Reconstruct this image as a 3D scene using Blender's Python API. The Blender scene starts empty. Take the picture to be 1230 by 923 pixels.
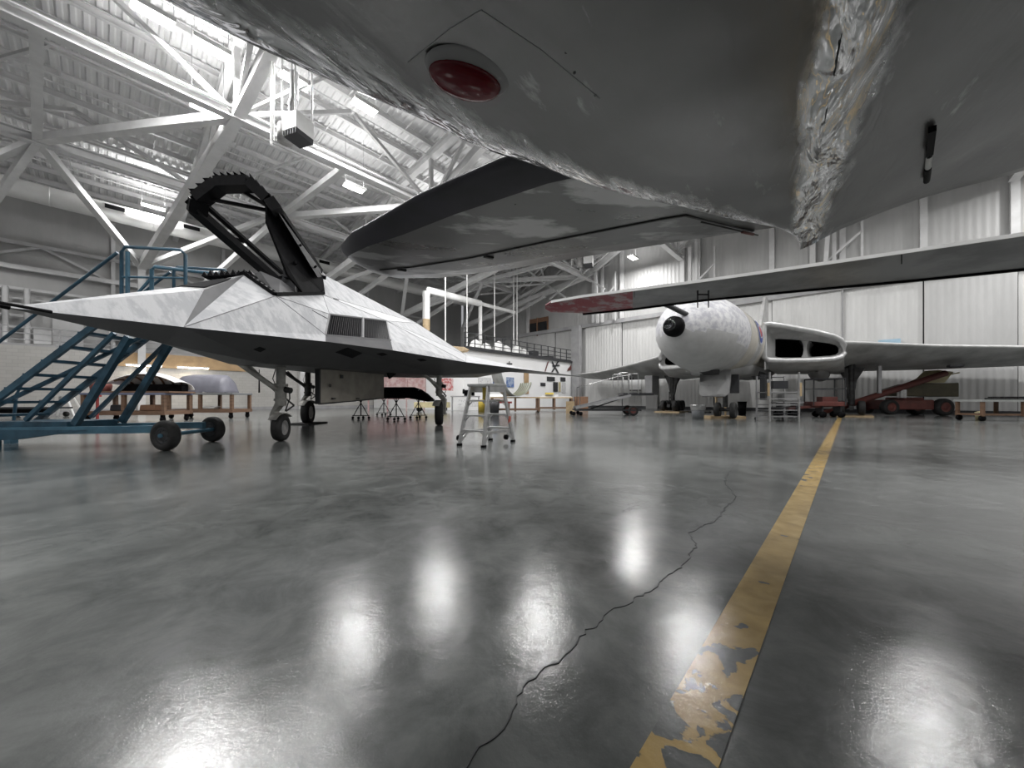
import bpy, bmesh, math, random
from mathutils import Vector, Matrix, noise
random.seed(7)
S = bpy.context.scene
COL = S.collection
V = Vector
# ------------------------------------------------------------------ camera / world / exposure
CX, HY, FP, EYE = 615.0, 479.0, 445.0, 0.86
cam_d = bpy.data.cameras.new('camera'); cam = bpy.data.objects.new('camera', cam_d); COL.objects.link(cam)
cam.location = (0, 0, EYE); cam.rotation_euler = (math.pi/2, 0, 0)
cam_d.sensor_width = 36; cam_d.lens = FP/1230*36; cam_d.shift_y = 17.5/1230
cam_d.clip_start = 0.02; cam_d.clip_end = 300
S.camera = cam
w = bpy.data.worlds.new('world'); S.world = w; w.use_nodes = True
w.node_tree.nodes['Background'].inputs[0].default_value = (0.8, 0.82, 0.85, 1)
w.node_tree.nodes['Background'].inputs[1].default_value = 0.25
S.view_settings.view_transform = 'Standard'; S.view_settings.look = 'None'
S.view_settings.gamma = 1; S.view_settings.use_curve_mapping = False
S.view_settings.exposure = 0.75
LAMP_DOWN, LAMP_UP, TUBE = 330.0, 60.0, 9.0
GA = math.atan2(-.673, .740)          # angle of the hangar grid: local x = -beta, local y = alpha
ca, sa = math.cos(GA), math.sin(GA)
def AB(a, b, z=0.0): return V((.673*a-.740*b, .740*a+.673*b, z))
def G(px, py): Y = FP*EYE/(py-HY); return V(((px-CX)/FP*Y, Y, 0))
def P(px, py, Y): return V(((px-CX)/FP*Y, Y, EYE+(HY-py)/FP*Y))

# ------------------------------------------------------------------ materials
MT = {}
def mat(name, col, rough=.5, metal=0, col2=None, scale=3.0, detail=5, contrast=(.35, .65), bump=0, bscale=None, coord='Object', stretch=(1,1,1), spec=None, emit=None, alpha=None, rvar=0):
    m = bpy.data.materials.new(name); m.use_nodes = True; nt = m.node_tree; n = nt.nodes; l = nt.links
    b = n['Principled BSDF']
    b.inputs['Base Color'].default_value = (*col, 1); b.inputs['Roughness'].default_value = rough; b.inputs['Metallic'].default_value = metal
    if spec is not None: b.inputs['Specular IOR Level'].default_value = spec
    tc = n.new('ShaderNodeTexCoord'); mp = n.new('ShaderNodeMapping'); l.new(tc.outputs[coord], mp.inputs[0]); mp.inputs['Scale'].default_value = stretch
    c2 = col2 if col2 else tuple(c*.86 for c in col)
    nz = n.new('ShaderNodeTexNoise'); nz.inputs['Scale'].default_value = scale; nz.inputs['Detail'].default_value = detail; nz.inputs['Roughness'].default_value = .6
    l.new(mp.outputs[0], nz.inputs['Vector'])
    cr = n.new('ShaderNodeValToRGB'); cr.color_ramp.elements[0].position = contrast[0]; cr.color_ramp.elements[1].position = contrast[1]
    cr.color_ramp.elements[0].color = (*c2, 1); cr.color_ramp.elements[1].color = (*col, 1)
    l.new(nz.outputs[0], cr.inputs[0]); l.new(cr.outputs[0], b.inputs['Base Color'])
    if rvar:
        mr = n.new('ShaderNodeMapRange'); mr.inputs[3].default_value = rough-rvar; mr.inputs[4].default_value = rough+rvar
        mr.inputs[1].default_value = .3; mr.inputs[2].default_value = .7
        l.new(nz.outputs[0], mr.inputs[0]); l.new(mr.outputs[0], b.inputs['Roughness'])
    if bump:
        bp = n.new('ShaderNodeBump'); bp.inputs['Strength'].default_value = bump; bp.inputs['Distance'].default_value = .02
        if bscale:
            nb = n.new('ShaderNodeTexNoise'); nb.inputs['Scale'].default_value = bscale; nb.inputs['Detail'].default_value = 4
            l.new(mp.outputs[0], nb.inputs['Vector']); l.new(nb.outputs[0], bp.inputs['Height'])
        else: l.new(nz.outputs[0], bp.inputs['Height'])
        l.new(bp.outputs[0], b.inputs['Normal'])
    if emit: b.inputs['Emission Color'].default_value = (*emit[0], 1); b.inputs['Emission Strength'].default_value = emit[1]
    MT[name] = m
    return m
mat('steel_white', (.66,.66,.66), .45, 0, (.56,.56,.56), 1.5)
mat('steel_grey', (.36,.36,.365), .5, 0, (.28,.28,.285), 1.5)
mat('truss_grey', (.52,.52,.52), .5, 0, (.42,.42,.42), 1.5)
mat('deck', (.74,.74,.74), .6, 0, (.66,.66,.66), .5)
mat('duct', (.66,.66,.65), .4, .2, (.56,.56,.55), .6)
mat('black', (.0035,.0035,.004), .55, 0, (.007,.007,.008), 6, spec=.08)
mat('f_ramp', (.11,.11,.112), .6, 0, (.085,.085,.09), 3, spec=.2)
mat('grille_black', (.02,.02,.022), .5, spec=.2)
mat('black_gloss', (.01,.01,.012), .15)
mat('rubber', (.013,.013,.013), .75, 0, (.025,.025,.025), 12, bump=.2)
mat('rubber_dusty', (.03,.028,.03), .8, 0, (.012,.012,.012), 8)
mat('hub_grey', (.42,.41,.40), .4, .3, (.3,.3,.3), 8)
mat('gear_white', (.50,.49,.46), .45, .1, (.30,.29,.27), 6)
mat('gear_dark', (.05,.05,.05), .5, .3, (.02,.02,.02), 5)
mat('chrome', (.75,.75,.76), .12, 1)
mat('alu', (.62,.62,.62), .35, .85, (.48,.48,.48), 8)
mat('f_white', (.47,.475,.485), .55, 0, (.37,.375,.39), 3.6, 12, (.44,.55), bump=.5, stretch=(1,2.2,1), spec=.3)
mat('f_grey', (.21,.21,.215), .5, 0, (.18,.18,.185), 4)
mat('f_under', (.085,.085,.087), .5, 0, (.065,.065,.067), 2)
mat('f_patch', (.02,.02,.021), .9, spec=.1)
mat('f_door', (.36,.335,.29), .5, 0, (.25,.23,.20), 2.2)
mat('v_skin', (.52,.52,.515), .42, .05, (.34,.34,.335), 1.4, 8, (.35,.62))
mat('v_nose', (.62,.62,.63), .5, 0, (.42,.42,.46), 5.5, 10, (.40,.56), bump=.35)
mat('v_radome', (.50,.50,.50), .45, 0, (.42,.42,.42), 2.5)
mat('v_under', (.36,.36,.36), .5, 0, (.24,.24,.24), 1.2)
mat('v_lip', (.62,.62,.62), .35, .3, (.5,.5,.5), 3)
mat('v_beige', (.50,.47,.42), .6, 0, (.40,.38,.34), 3)
mat('roundel_blue', (.05,.08,.30), .5); mat('roundel_red', (.45,.07,.08), .5); mat('roundel_white', (.75,.75,.78), .5)
mat('blue_paint', (.030,.085,.13), .4, .1, (.015,.045,.07), 5)
mat('blue_light', (.06,.15,.21), .4, .1, (.04,.10,.15), 5)
mat('wood', (.20,.12,.075), .6, 0, (.12,.07,.045), 4, stretch=(1,1,8))
mat('wood_light', (.50,.38,.23), .6, 0, (.36,.26,.15), 5)
mat('plywood', (.50,.34,.18), .6, 0, (.36,.24,.13), 1.5)
mat('white_paint', (.80,.80,.79), .4, 0, (.70,.70,.69), 2)
mat('building_white', (.92,.92,.92), .5, 0, (.88,.88,.88), .6)
mat('slate', (.13,.13,.155), .5, 0, (.10,.10,.12), 3)
mat('blue_top', (.16,.18,.26), .5)
mat('red', (.28,.035,.03), .45, 0, (.18,.02,.02), 4)
mat('rust_red', (.17,.05,.04), .5, 0, (.11,.035,.03), 3)
mat('orange_red', (.42,.09,.06), .5)
mat('yellow', (.55,.42,.06), .5, 0, (.42,.3,.04), 4)
mat('cream', (.62,.55,.33), .5, 0, (.48,.42,.25), 4)
mat('olive', (.15,.13,.08), .6, 0, (.10,.09,.06), 2)
mat('grey_plastic', (.18,.19,.20), .45)
mat('charcoal', (.035,.036,.04), .5)
mat('rib_green', (.28,.29,.20), .5, 0, (.2,.2,.14), 5)
mat('shell_grey', (.40,.41,.40), .45, .1, (.30,.31,.30), 2)
mat('poster_red', (.45,.10,.10), .6, 0, (.65,.5,.5), 6, contrast=(.45,.55))
mat('poster_blue', (.10,.17,.38), .6, 0, (.35,.42,.55), 4, contrast=(.45,.55))
mat('poster_white', (.70,.70,.70), .6, 0, (.35,.35,.37), 9, contrast=(.3,.5))
mat('sky_blue', (.38,.55,.68), .5)
mat('rose_panel', (.46,.36,.35), .55, 0, (.34,.20,.20), 4, contrast=(.4,.6))
mat('glass_dark', (.03,.03,.032), .1)
mat('brown', (.22,.12,.07), .6)
mat('lamp_glow', (1,1,1), .4, emit=((1,.97,.92), TUBE))
mat('beacon_red', (.20,.006,.015), .12, 0, (.13,.003,.01), 2)
mat('blade_grey', (.27,.27,.275), .42, .5, (.16,.16,.165), 1.3, 6, (.4,.6))
mat('blade_red', (.26,.03,.045), .45, 0, (.34,.25,.255), 4, 8, contrast=(.42,.52))
mat('boot', (.010,.010,.015), .5, 0, (.022,.020,.032), 2)
mat('under_silver', (.52,.52,.52), .34, .85, (.22,.22,.218), 1.5, 9, (.52,.58), rvar=.12, stretch=(.6,1.3,1), bump=.08)

def concrete(name):
    m = bpy.data.materials.new(name); m.use_nodes = True; nt = m.node_tree; n = nt.nodes; l = nt.links; b = n['Principled BSDF']
    tc = n.new('ShaderNodeTexCoord')
    n1 = n.new('ShaderNodeTexNoise'); n1.inputs['Scale'].default_value = .45; n1.inputs['Detail'].default_value = 9; n1.inputs['Roughness'].default_value = .65
    n2 = n.new('ShaderNodeTexNoise'); n2.inputs['Scale'].default_value = 3.4; n2.inputs['Detail'].default_value = 12; n2.inputs['Distortion'].default_value = .5; n2.inputs['Roughness'].default_value = .7
    mx = n.new('ShaderNodeMath'); mx.operation = 'ADD'; ml = n.new('ShaderNodeMath'); ml.operation = 'MULTIPLY'; ml.inputs[1].default_value = .5
    for q in (n1, n2): l.new(tc.outputs['Object'], q.inputs['Vector'])
    l.new(n1.outputs[0], mx.inputs[0]); l.new(n2.outputs[0], mx.inputs[1]); l.new(mx.outputs[0], ml.inputs[0])
    cr = n.new('ShaderNodeValToRGB'); e = cr.color_ramp.elements
    e[0].position = .39; e[0].color = (.074,.079,.077,1); e[1].position = .61; e[1].color = (.168,.175,.171,1)
    l.new(ml.outputs[0], cr.inputs[0]); l.new(cr.outputs[0], b.inputs['Base Color'])
    mr = n.new('ShaderNodeMapRange'); mr.inputs[1].default_value = .3; mr.inputs[2].default_value = .7; mr.inputs[3].default_value = .11; mr.inputs[4].default_value = .19
    l.new(n2.outputs[0], mr.inputs[0]); l.new(mr.outputs[0], b.inputs['Roughness'])
    b.inputs['Specular IOR Level'].default_value = .52
    bp = n.new('ShaderNodeBump'); bp.inputs['Strength'].default_value = .22; bp.inputs['Distance'].default_value = .012
    n3 = n.new('ShaderNodeTexNoise'); n3.inputs['Scale'].default_value = 5; n3.inputs['Detail'].default_value = 9; n3.inputs['Roughness'].default_value = .68
    l.new(tc.outputs['Object'], n3.inputs['Vector']); l.new(n3.outputs[0], bp.inputs['Height']); l.new(bp.outputs[0], b.inputs['Normal'])
    MT[name] = m; return m
concrete('concrete')
def paint_mat():
    m = MT['concrete'].copy(); m.name = 'worn_paint'; nt = m.node_tree; n = nt.nodes; l = nt.links; b = n['Principled BSDF']
    src = b.inputs['Base Color'].links[0].from_socket
    tc = n.new('ShaderNodeTexCoord')
    a = n.new('ShaderNodeTexNoise'); a.inputs['Scale'].default_value = 9; a.inputs['Detail'].default_value = 8; a.inputs['Distortion'].default_value = .5
    big = n.new('ShaderNodeTexNoise'); big.inputs['Scale'].default_value = 1.1; big.inputs['Detail'].default_value = 2
    l.new(tc.outputs['Object'], a.inputs['Vector']); l.new(tc.outputs['Object'], big.inputs['Vector'])
    # wear: more paint lost on the first stretch of the line
    sp = n.new('ShaderNodeSeparateXYZ'); l.new(tc.outputs['Object'], sp.inputs[0])
    mr = n.new('ShaderNodeMapRange'); mr.inputs[1].default_value = 1.65; mr.inputs[2].default_value = 1.40; mr.inputs[3].default_value = -.03; mr.inputs[4].default_value = .12
    l.new(sp.outputs[1], mr.inputs[0])
    s1 = n.new('ShaderNodeMath'); s1.operation = 'SUBTRACT'; l.new(a.outputs[0], s1.inputs[0]); l.new(mr.outputs[0], s1.inputs[1])
    s2 = n.new('ShaderNodeMath'); s2.operation = 'MULTIPLY_ADD'; s2.inputs[1].default_value = .5; l.new(big.outputs[0], s2.inputs[0]); l.new(s1.outputs[0], s2.inputs[2])
    cr = n.new('ShaderNodeValToRGB'); e = cr.color_ramp.elements; e[0].position = .575; e[1].position = .59; l.new(s2.outputs[0], cr.inputs[0])
    yl = n.new('ShaderNodeValToRGB'); y = yl.color_ramp.elements; y[0].position = .35; y[0].color = (.34,.235,.095,1); y[1].position = .7; y[1].color = (.50,.36,.15,1)
    l.new(a.outputs[0], yl.inputs[0])
    mix = n.new('ShaderNodeMixRGB'); l.new(cr.outputs[0], mix.inputs[0]); l.new(src, mix.inputs[1]); l.new(yl.outputs[0], mix.inputs[2])
    l.new(mix.outputs[0], b.inputs['Base Color']); MT['worn_paint'] = m
paint_mat()
def foil():
    m = bpy.data.materials.new('bare_metal'); m.use_nodes = True; nt = m.node_tree; n = nt.nodes; l = nt.links; b = n['Principled BSDF']
    tc = n.new('ShaderNodeTexCoord'); at = n.new('ShaderNodeAttribute'); at.attribute_name = 'crinkle'
    a = n.new('ShaderNodeTexNoise'); a.inputs['Scale'].default_value = 2.6; a.inputs['Detail'].default_value = 3; a.inputs['Distortion'].default_value = 1.0
    c = n.new('ShaderNodeTexNoise'); c.inputs['Scale'].default_value = 1.2; c.inputs['Detail'].default_value = 6
    mp = n.new('ShaderNodeMapping'); mp.inputs['Rotation'].default_value = (0,0,math.radians(34)); vm = n.new('ShaderNodeVectorMath'); vm.operation = 'MULTIPLY'; vm.inputs[1].default_value = (3.0,.75,1)
    l.new(tc.outputs['Object'], mp.inputs[0]); l.new(mp.outputs[0], vm.inputs[0]); l.new(vm.outputs[0], a.inputs['Vector']); l.new(tc.outputs['Object'], c.inputs['Vector'])
    bp = n.new('ShaderNodeBump'); bp.inputs['Distance'].default_value = .11
    mr = n.new('ShaderNodeMapRange'); mr.inputs[3].default_value = .05; mr.inputs[4].default_value = 1.0
    l.new(at.outputs['Fac'], mr.inputs[0]); l.new(mr.outputs[0], bp.inputs['Strength']); l.new(a.outputs[0], bp.inputs['Height']); l.new(bp.outputs[0], b.inputs['Normal'])
    cr = n.new('ShaderNodeValToRGB'); e = cr.color_ramp.elements; e[0].position=.35; e[0].color=(.20,.20,.20,1); e[1].position=.65; e[1].color=(.27,.27,.27,1)
    l.new(c.outputs[0], cr.inputs[0])
    mix = n.new('ShaderNodeMixRGB'); mix.inputs[2].default_value = (.86,.86,.87,1)
    po = n.new('ShaderNodeAttribute'); po.attribute_name = 'polish'; pn = n.new('ShaderNodeTexNoise'); pn.inputs['Scale'].default_value = 2.3; pn.inputs['Detail'].default_value = 9; pn.inputs['Roughness'].default_value = .65; l.new(vm.outputs[0], pn.inputs['Vector'])
    pa = n.new('ShaderNodeMath'); pa.operation = 'ADD'; l.new(po.outputs['Fac'], pa.inputs[0]); l.new(pn.outputs[0], pa.inputs[1]); pr = n.new('ShaderNodeMapRange'); pr.inputs[1].default_value = .64; pr.inputs[2].default_value = .90; l.new(pa.outputs[0], pr.inputs[0])
    l.new(pr.outputs[0], mix.inputs[0]); l.new(cr.outputs[0], mix.inputs[1]); l.new(mix.outputs[0], b.inputs['Base Color'])
    r = n.new('ShaderNodeMapRange'); r.inputs[3].default_value = .36; r.inputs[4].default_value = .12; l.new(pr.outputs[0], r.inputs[0]); l.new(r.outputs[0], b.inputs['Roughness'])
    b.inputs['Metallic'].default_value = .92
    MT['bare_metal'] = m
foil()
def brick_wall(name, c1, c2, mortar, sc, bw=.4, bh=.2):
    m = bpy.data.materials.new(name); m.use_nodes = True; nt = m.node_tree; n = nt.nodes; l = nt.links; b = n['Principled BSDF']
    tc = n.new('ShaderNodeTexCoord'); sp = n.new('ShaderNodeSeparateXYZ'); cb = n.new('ShaderNodeCombineXYZ')
    l.new(tc.outputs['Object'], sp.inputs[0]); l.new(sp.outputs[1], cb.inputs[0]); l.new(sp.outputs[2], cb.inputs[1])
    br = n.new('ShaderNodeTexBrick'); br.inputs['Color1'].default_value=(*c1,1); br.inputs['Color2'].default_value=(*c2,1); br.inputs['Mortar'].default_value=(*mortar,1)
    br.inputs['Scale'].default_value = sc; br.inputs['Brick Width'].default_value=bw; br.inputs['Row Height'].default_value=bh; br.inputs['Mortar Size'].default_value=.008
    l.new(cb.outputs[0], br.inputs['Vector']); l.new(br.outputs[0], b.inputs['Base Color']); b.inputs['Roughness'].default_value=.6
    MT[name] = m
brick_wall('block_wall', (.44,.43,.41), (.40,.39,.37), (.34,.33,.32), 1)
def ribbed(name, col, pitch, axis):
    m = mat(name, col, .45, 0, tuple(c*.85 for c in col), .8, stretch=(1,1,.25)); nt = m.node_tree; n = nt.nodes; l = nt.links; b = n['Principled BSDF']
    tc = n.new('ShaderNodeTexCoord'); wv = n.new('ShaderNodeTexWave'); wv.wave_type='BANDS'; wv.bands_direction=axis; wv.wave_profile='SIN'
    wv.inputs['Scale'].default_value = 1/pitch/3.1416*.5*math.pi; bp = n.new('ShaderNodeBump'); bp.inputs['Strength'].default_value=.5; bp.inputs['Distance'].default_value=.03
    l.new(tc.outputs['Object'], wv.inputs['Vector']); l.new(wv.outputs[0], bp.inputs['Height']); l.new(bp.outputs[0], b.inputs['Normal'])
ribbed('door_light', (.66,.66,.65), .45, 'X'); ribbed('door_mid', (.52,.52,.515), .45, 'X'); ribbed('door_dark', (.40,.40,.40), .45, 'X')
ribbed('wall_upper_metal', (.47,.47,.465), .5, 'X')
ribbed('deck_ribbed', (.52,.52,.51), .28, 'Y')

# ------------------------------------------------------------------ mesh builder
class MB:
    def __init__(s): s.v = []; s.f = []; s.m = []; s.mi = 0; s.sm = []; s.cr = {}
    def add(s, vs, fs, smooth=False):
        o = len(s.v); s.v += [V(p) for p in vs]
        for f in fs: s.f.append([i+o for i in f]); s.m.append(s.mi); s.sm.append(smooth)
        return s
    def box(s, c, d, rz=0, rot=None):
        x, y, z = d[0]/2, d[1]/2, d[2]/2; R = rot if rot else Matrix.Rotation(rz, 3, 'Z')
        vs = [V(c)+R@V((i*x, j*y, k*z)) for k in (-1,1) for j in (-1,1) for i in (-1,1)]
        return s.add(vs, [(0,2,3,1),(4,5,7,6),(0,1,5,4),(2,6,7,3),(0,4,6,2),(1,3,7,5)])
    def beam(s, a, b, w, h=None, up=(0,0,1)):
        a, b = V(a), V(b); d = (b-a); h = h or w
        if d.length < 1e-6: return s
        t = d.normalized(); u = V(up)
        if abs(t.dot(u)) > .97: u = V((0,1,0))
        x = t.cross(u).normalized(); y = x.cross(t)
        vs = [p+x*(i*w/2)+y*(j*h/2) for p in (a,b) for j in (-1,1) for i in (-1,1)]
        return s.add(vs, [(0,2,3,1),(4,5,7,6),(0,1,5,4),(2,6,7,3),(0,4,6,2),(1,3,7,5)])
    def ibeam(s, a, b, w, h, t=.03):
        a, b = V(a), V(b); z = V((0,0,h/2-t/2))
        s.beam(a+z, b+z, w, t); s.beam(a-z, b-z, w, t); s.beam(a, b, t, h-2*t); return s
    def cyl(s, a, b, r0, r1=None, n=14, cap=True):
        a, b = V(a), V(b); r1 = r0 if r1 is None else r1; t = (b-a).normalized()
        u = V((0,0,1)) if abs(t.z) < .9 else V((1,0,0)); x = t.cross(u).normalized(); y = t.cross(x)
        vs = []
        for p, r in ((a,r0),(b,r1)):
            for i in range(n): q = 2*math.pi*i/n; vs.append(p+x*(r*math.cos(q))+y*(r*math.sin(q)))
        s.add(vs, [(i, (i+1)%n, n+(i+1)%n, n+i) for i in range(n)], True)
        if cap: s.add(vs[:n], [tuple(range(n))[::-1]]); s.add(vs[n:], [tuple(range(n))])
        return s
    def tube(s, pts, r, n=8):
        pts = [V(p) for p in pts]; rings = []
        for i, p in enumerate(pts):
            t = (pts[min(i+1,len(pts)-1)]-pts[max(i-1,0)]).normalized()
            u = V((0,0,1)) if abs(t.z) < .95 else V((0,1,0)); x = t.cross(u).normalized(); y = x.cross(t)
            rings.append([p+x*(r*math.cos(2*math.pi*k/n))+y*(r*math.sin(2*math.pi*k/n)) for k in range(n)])
        return s.loft(rings, True)
    def loft(s, rings, cap=False, smooth=True, closed=True):
        n = len(rings[0]); vs = [p for r in rings for p in r]; fs = []
        for i in range(len(rings)-1):
            for k in range(n if closed else n-1): fs.append((i*n+k, i*n+(k+1)%n, (i+1)*n+(k+1)%n, (i+1)*n+k))
        s.add(vs, fs, smooth)
        if cap: s.add(rings[0], [tuple(range(n))[::-1]]); s.add(rings[-1], [tuple(range(n))])
        return s
    def lathe(s, a, axis, prof, n=24):
        a = V(a); t = V(axis).normalized(); u = V((0,0,1)) if abs(t.z) < .9 else V((1,0,0)); x = t.cross(u).normalized(); y = t.cross(x)
        return s.loft([[a+t*d+x*(r*math.cos(2*math.pi*k/n))+y*(r*math.sin(2*math.pi*k/n)) for k in range(n)] for d, r in prof], False)
    def prism(s, poly, off):
        n = len(poly); off = V(off); vs = [V(p) for p in poly]+[V(p)+off for p in poly]
        return s.add(vs, [tuple(range(n)), tuple(range(n,2*n))[::-1]]+[(i,(i+1)%n,n+(i+1)%n,n+i) for i in range(n)])
    def build(s, name, m, parent=None, loc=None, rz=None, bevel=0, fix=True):
        me = bpy.data.meshes.new(name); ms = m if isinstance(m, (list, tuple)) else [m]
        org = V((0,0,0))
        if parent is None and loc is None and s.v:
            xs=[p.x for p in s.v]; ys=[p.y for p in s.v]; zs=[p.z for p in s.v]; org = V(((min(xs)+max(xs))/2,(min(ys)+max(ys))/2,min(zs)))
        me.from_pydata([p-org for p in s.v], [], s.f)
        for mm in ms: me.materials.append(MT[mm])
        for p, i, q in zip(me.polygons, s.m, s.sm): p.material_index = i; p.use_smooth = q
        if fix:
            bm = bmesh.new(); bm.from_mesh(me); bmesh.ops.recalc_face_normals(bm, faces=bm.faces); bm.to_mesh(me); bm.free()
        o = bpy.data.objects.new(name, me); COL.objects.link(o)
        if parent: o.parent = parent
        elif loc is not None: o.location = loc
        else: o.location = org
        if rz is not None: o.rotation_euler = (0,0,rz)
        if bevel:
            b = o.modifiers.new('bevel', 'BEVEL'); b.width = bevel; b.segments = 2; b.limit_method = 'ANGLE'
        return o
def tag(o, label, cat, group=None):
    o['label'] = label; o['category'] = cat
    if group: o['group'] = group
    return o
def thing(name, label, cat, loc=(0,0,0), rz=0, group=None):
    o = bpy.data.objects.new(name, None); o.empty_display_size = .2; COL.objects.link(o)
    o.location = loc; o.rotation_euler = (0,0,rz); return tag(o, label, cat, group)
def copy_tree(o, parent=None):
    c = o.copy(); COL.objects.link(c)
    if parent: c.parent = parent
    for ch in list(o.children): copy_tree(ch, c)
    return c
def struct(mb, name, m, rz=GA, **k):
    o = mb.build(name, m, loc=(0,0,0), rz=rz, **k); o['kind'] = 'structure'; return o
def H(a, b, z): return V((-b, a, z))            # hangar-frame point (alpha, beta, z)

# ================================================================== HANGAR SHELL
WA, WB, WB2 = 31.8, 33.8, 38.0
A0, B0 = -24.0, -26.0
RZ = lambda b: 14.2+(33.8-b)*.11
m = MB(); m.box((0, 12, -.1), (80, 74, .2)); fl = m.build('floor', 'concrete', loc=(0,0,0), rz=0); fl['kind']='structure'
m = MB(); m.beam(H(.2,.30,.002), H(30.0,.30,.002), .152, .0015); struct(m, 'trim_1', 'worn_paint')
# crack in the slab
m = MB(); cp = [(556,930),(585,893),(612,866),(622,838),(628,826),(655,803),(676,792),(690,775),(703,757),(722,745),(745,730),(772,716),(790,705),(801,692),(815,684),(829,668),(835,655),(831,646),(826,640),(843,633),(862,624),(870,610),(884,600),(880,590),(871,582),(872,573),(878,565)]
pp = []
for i in range(len(cp)-1):
    a, b = G(*cp[i]), G(*cp[i+1]); k = max(2, int((b-a).length/.05))
    k = max(2, int((b-a).length/.022)); nn = V((-(b-a).y, (b-a).x, 0)).normalized()
    for j in range(k):
        q = a.lerp(b, j/k); f = math.sin(math.pi*j/k)
        q += nn*(f*.030*noise.noise(q*9)+.013*noise.noise(q*30)+.006*noise.noise(q*80)); pp.append(q)
for a, b in zip(pp, pp[1:]): m.beam(a+V((0,0,.0015)), b+V((0,0,.0015)), random.uniform(.002,.0055), .002)
struct(m, 'trim_2', 'charcoal', rz=0)
# long block wall with set-back mezzanine wall
m = MB(); m.box(H((A0+WA)/2, WB+.15, 1.9), (.3, WA-A0, 3.8)); struct(m, 'wall_left', 'block_wall')
m = MB(); m.box(H((A0+WA)/2, (WB+WB2)/2+.1, 3.75), (WB2-WB, WA-A0, .12)); struct(m, 'trim_3', 'steel_grey')
m = MB(); m.box(H((A0+WA)/2, WB2+.15, 9), (.3, WA-A0, 11)); struct(m, 'wall_rear', 'wall_upper_metal')
m = MB(); m.box(H((A0+WA)/2, WB-.02, .12), (.04, WA-A0, .24)); struct(m, 'baseboard_left', 'steel_grey')
# plywood-clad upper band on the block wall
m = MB(); m.box(H(4.0, WB-.04, 3.35), (.06, 7.2, .9)); struct(m, 'trim_4', 'plywood')
# wall on the far right: sliding door leaves below, sheeting above
m = MB(); m.box(H(WA+.5, (B0+WB2)/2, 14.5), (WB2-B0, .3, 13.4)); struct(m, 'wall_right', 'wall_upper_metal')
seams = [WB2, 30.3, 26.6, 22.9, 19.2, 15.4, 11.6, 7.8, 4.05, .3, -3.2, -6.5, -10.2, -14, -18, -22, B0]
shade = ['door_mid','door_mid','door_mid','door_mid','door_light','door_light','door_light','door_light','door_light','door_light','door_mid','door_light','door_mid','door_light','door_mid','door_light']
for i in range(len(seams)-1):
    m = MB(); b1, b0 = seams[i], seams[i+1]
    m.box(H(WA+.12+(i%2)*.14, (b0+b1)/2, 4.0), (b1-b0-.05, .12, 8.0))
    d = struct(m, 'door_%d' % (i+1), shade[i])
m = MB(); m.box(H(WA+.25, (B0+WB2)/2, 4.0), (WB2-B0, .04, 8.0)); struct(m, 'trim_5', 'black')
m = MB(); m.box(H(WA+.1, (B0+WB2)/2, 8.0), (WB2-B0, .5, .35)); m.box(H(WA-.03, .3, 4.0), (.09, .1, 8.0)); struct(m, 'trim_6', 'steel_grey')
m = MB(); m.box(H(WA-.02, (B0+19)/2, .1), (19-B0, .04, .2)); struct(m, 'base_strip_right', 'charcoal')  # dark strip along the foot of the door wall
# window in the upper right wall behind the mezzanine
m = MB(); m.box(H(WA+.28, 25.2, 8.7), (2.6, .1, 2.0)); m.box(H(WA-.0, 25.2, 8.7), (.08,.12,2.0)); struct(m, 'window_1', 'brown')
m = MB(); m.box(H(WA+.2, 25.2, 8.45), (2.3, .12, 1.5)); struct(m, 'trim_7', 'glass_dark')
# walls behind the photographer
m = MB(); m.box(H(A0, (B0+WB2)/2, 10), (WB2-B0, .3, 21)); struct(m, 'wall_front', 'wall_upper_metal')
m = MB(); m.box(H((A0+WA)/2, B0, 10), (.3, WA-A0, 22)); struct(m, 'wall_side', 'wall_upper_metal')
# steel columns on the right wall above the doors
m = MB()
for b in (26.6, 18.3, 15.4, 10.1, 8.9, 4.05, 1.8, .3, -3.2, -6.4, -10):
    m.beam(H(WA+.15, b, 8), H(WA+.15, b, RZ(b)), .3, .3, up=(1,0,0))
struct(m, 'trim_8', 'steel_white')
m = MB()
for b in (17.6, 9.4, 1.2):
    m.beam(H(WA-.4,b,8.0), H(WA-1.3,b-.3,12.6), .22, .22); m.beam(H(WA-.4,b-.5,8.0), H(WA-.4,b-.5,14), .2,.2)
    m.beam(H(WA-.4,b,9.6), H(WA-.4,b-1.8,11.2), .12,.12); m.beam(H(WA-.4,b-1.8,8), H(WA-.4,b-1.8,12.5), .12,.12)
struct(m, 'trim_9', 'steel_white')
# roof deck (true ribs), purlins, chords, frames
m = MB(); pit = .34
bs = []
b = WB2+.2
while b > B0: bs.append(b); b -= 3.0
bs.append(B0)
a = A0; prof = []
while a < WA+.8:
    prof += [(a,0),(a+.12,0),(a+.17,.07),(a+.29,.07)]; a += pit
for i in range(len(bs)-1):
    vs = []
    for bb in (bs[i], bs[i+1]):
        vs += [H(q, bb, RZ(bb)+zz) for q, zz in prof]
    n = len(prof); m.add(vs, [(k,k+1,n+k+1,n+k) for k in range(n-1)])
struct(m, 'ceiling', 'deck')
m = MB(); b = 36.9
while b > B0: m.ibeam(H(A0,b,RZ(b)-.22), H(WA,b,RZ(b)-.22), .16, .30, .03); b -= 1.45
struct(m, 'trim_10', 'steel_white')
m = MB(); b = 36.0                                           # thin sprinkler and conduit runs
while b > 4: m.tube([H(A0,b,RZ(b)-.55), H(WA,b,RZ(b)-.55)], .035, 6); b -= 3.5
a = A0+1
while a < WA:
    bb = 36
    while bb > -2: m.beam(H(a, bb, RZ(bb)-.3), H(a, bb-1.75, RZ(bb-1.75)-.3), .05, .05); bb -= 3.5 
    a += 3.1
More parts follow.
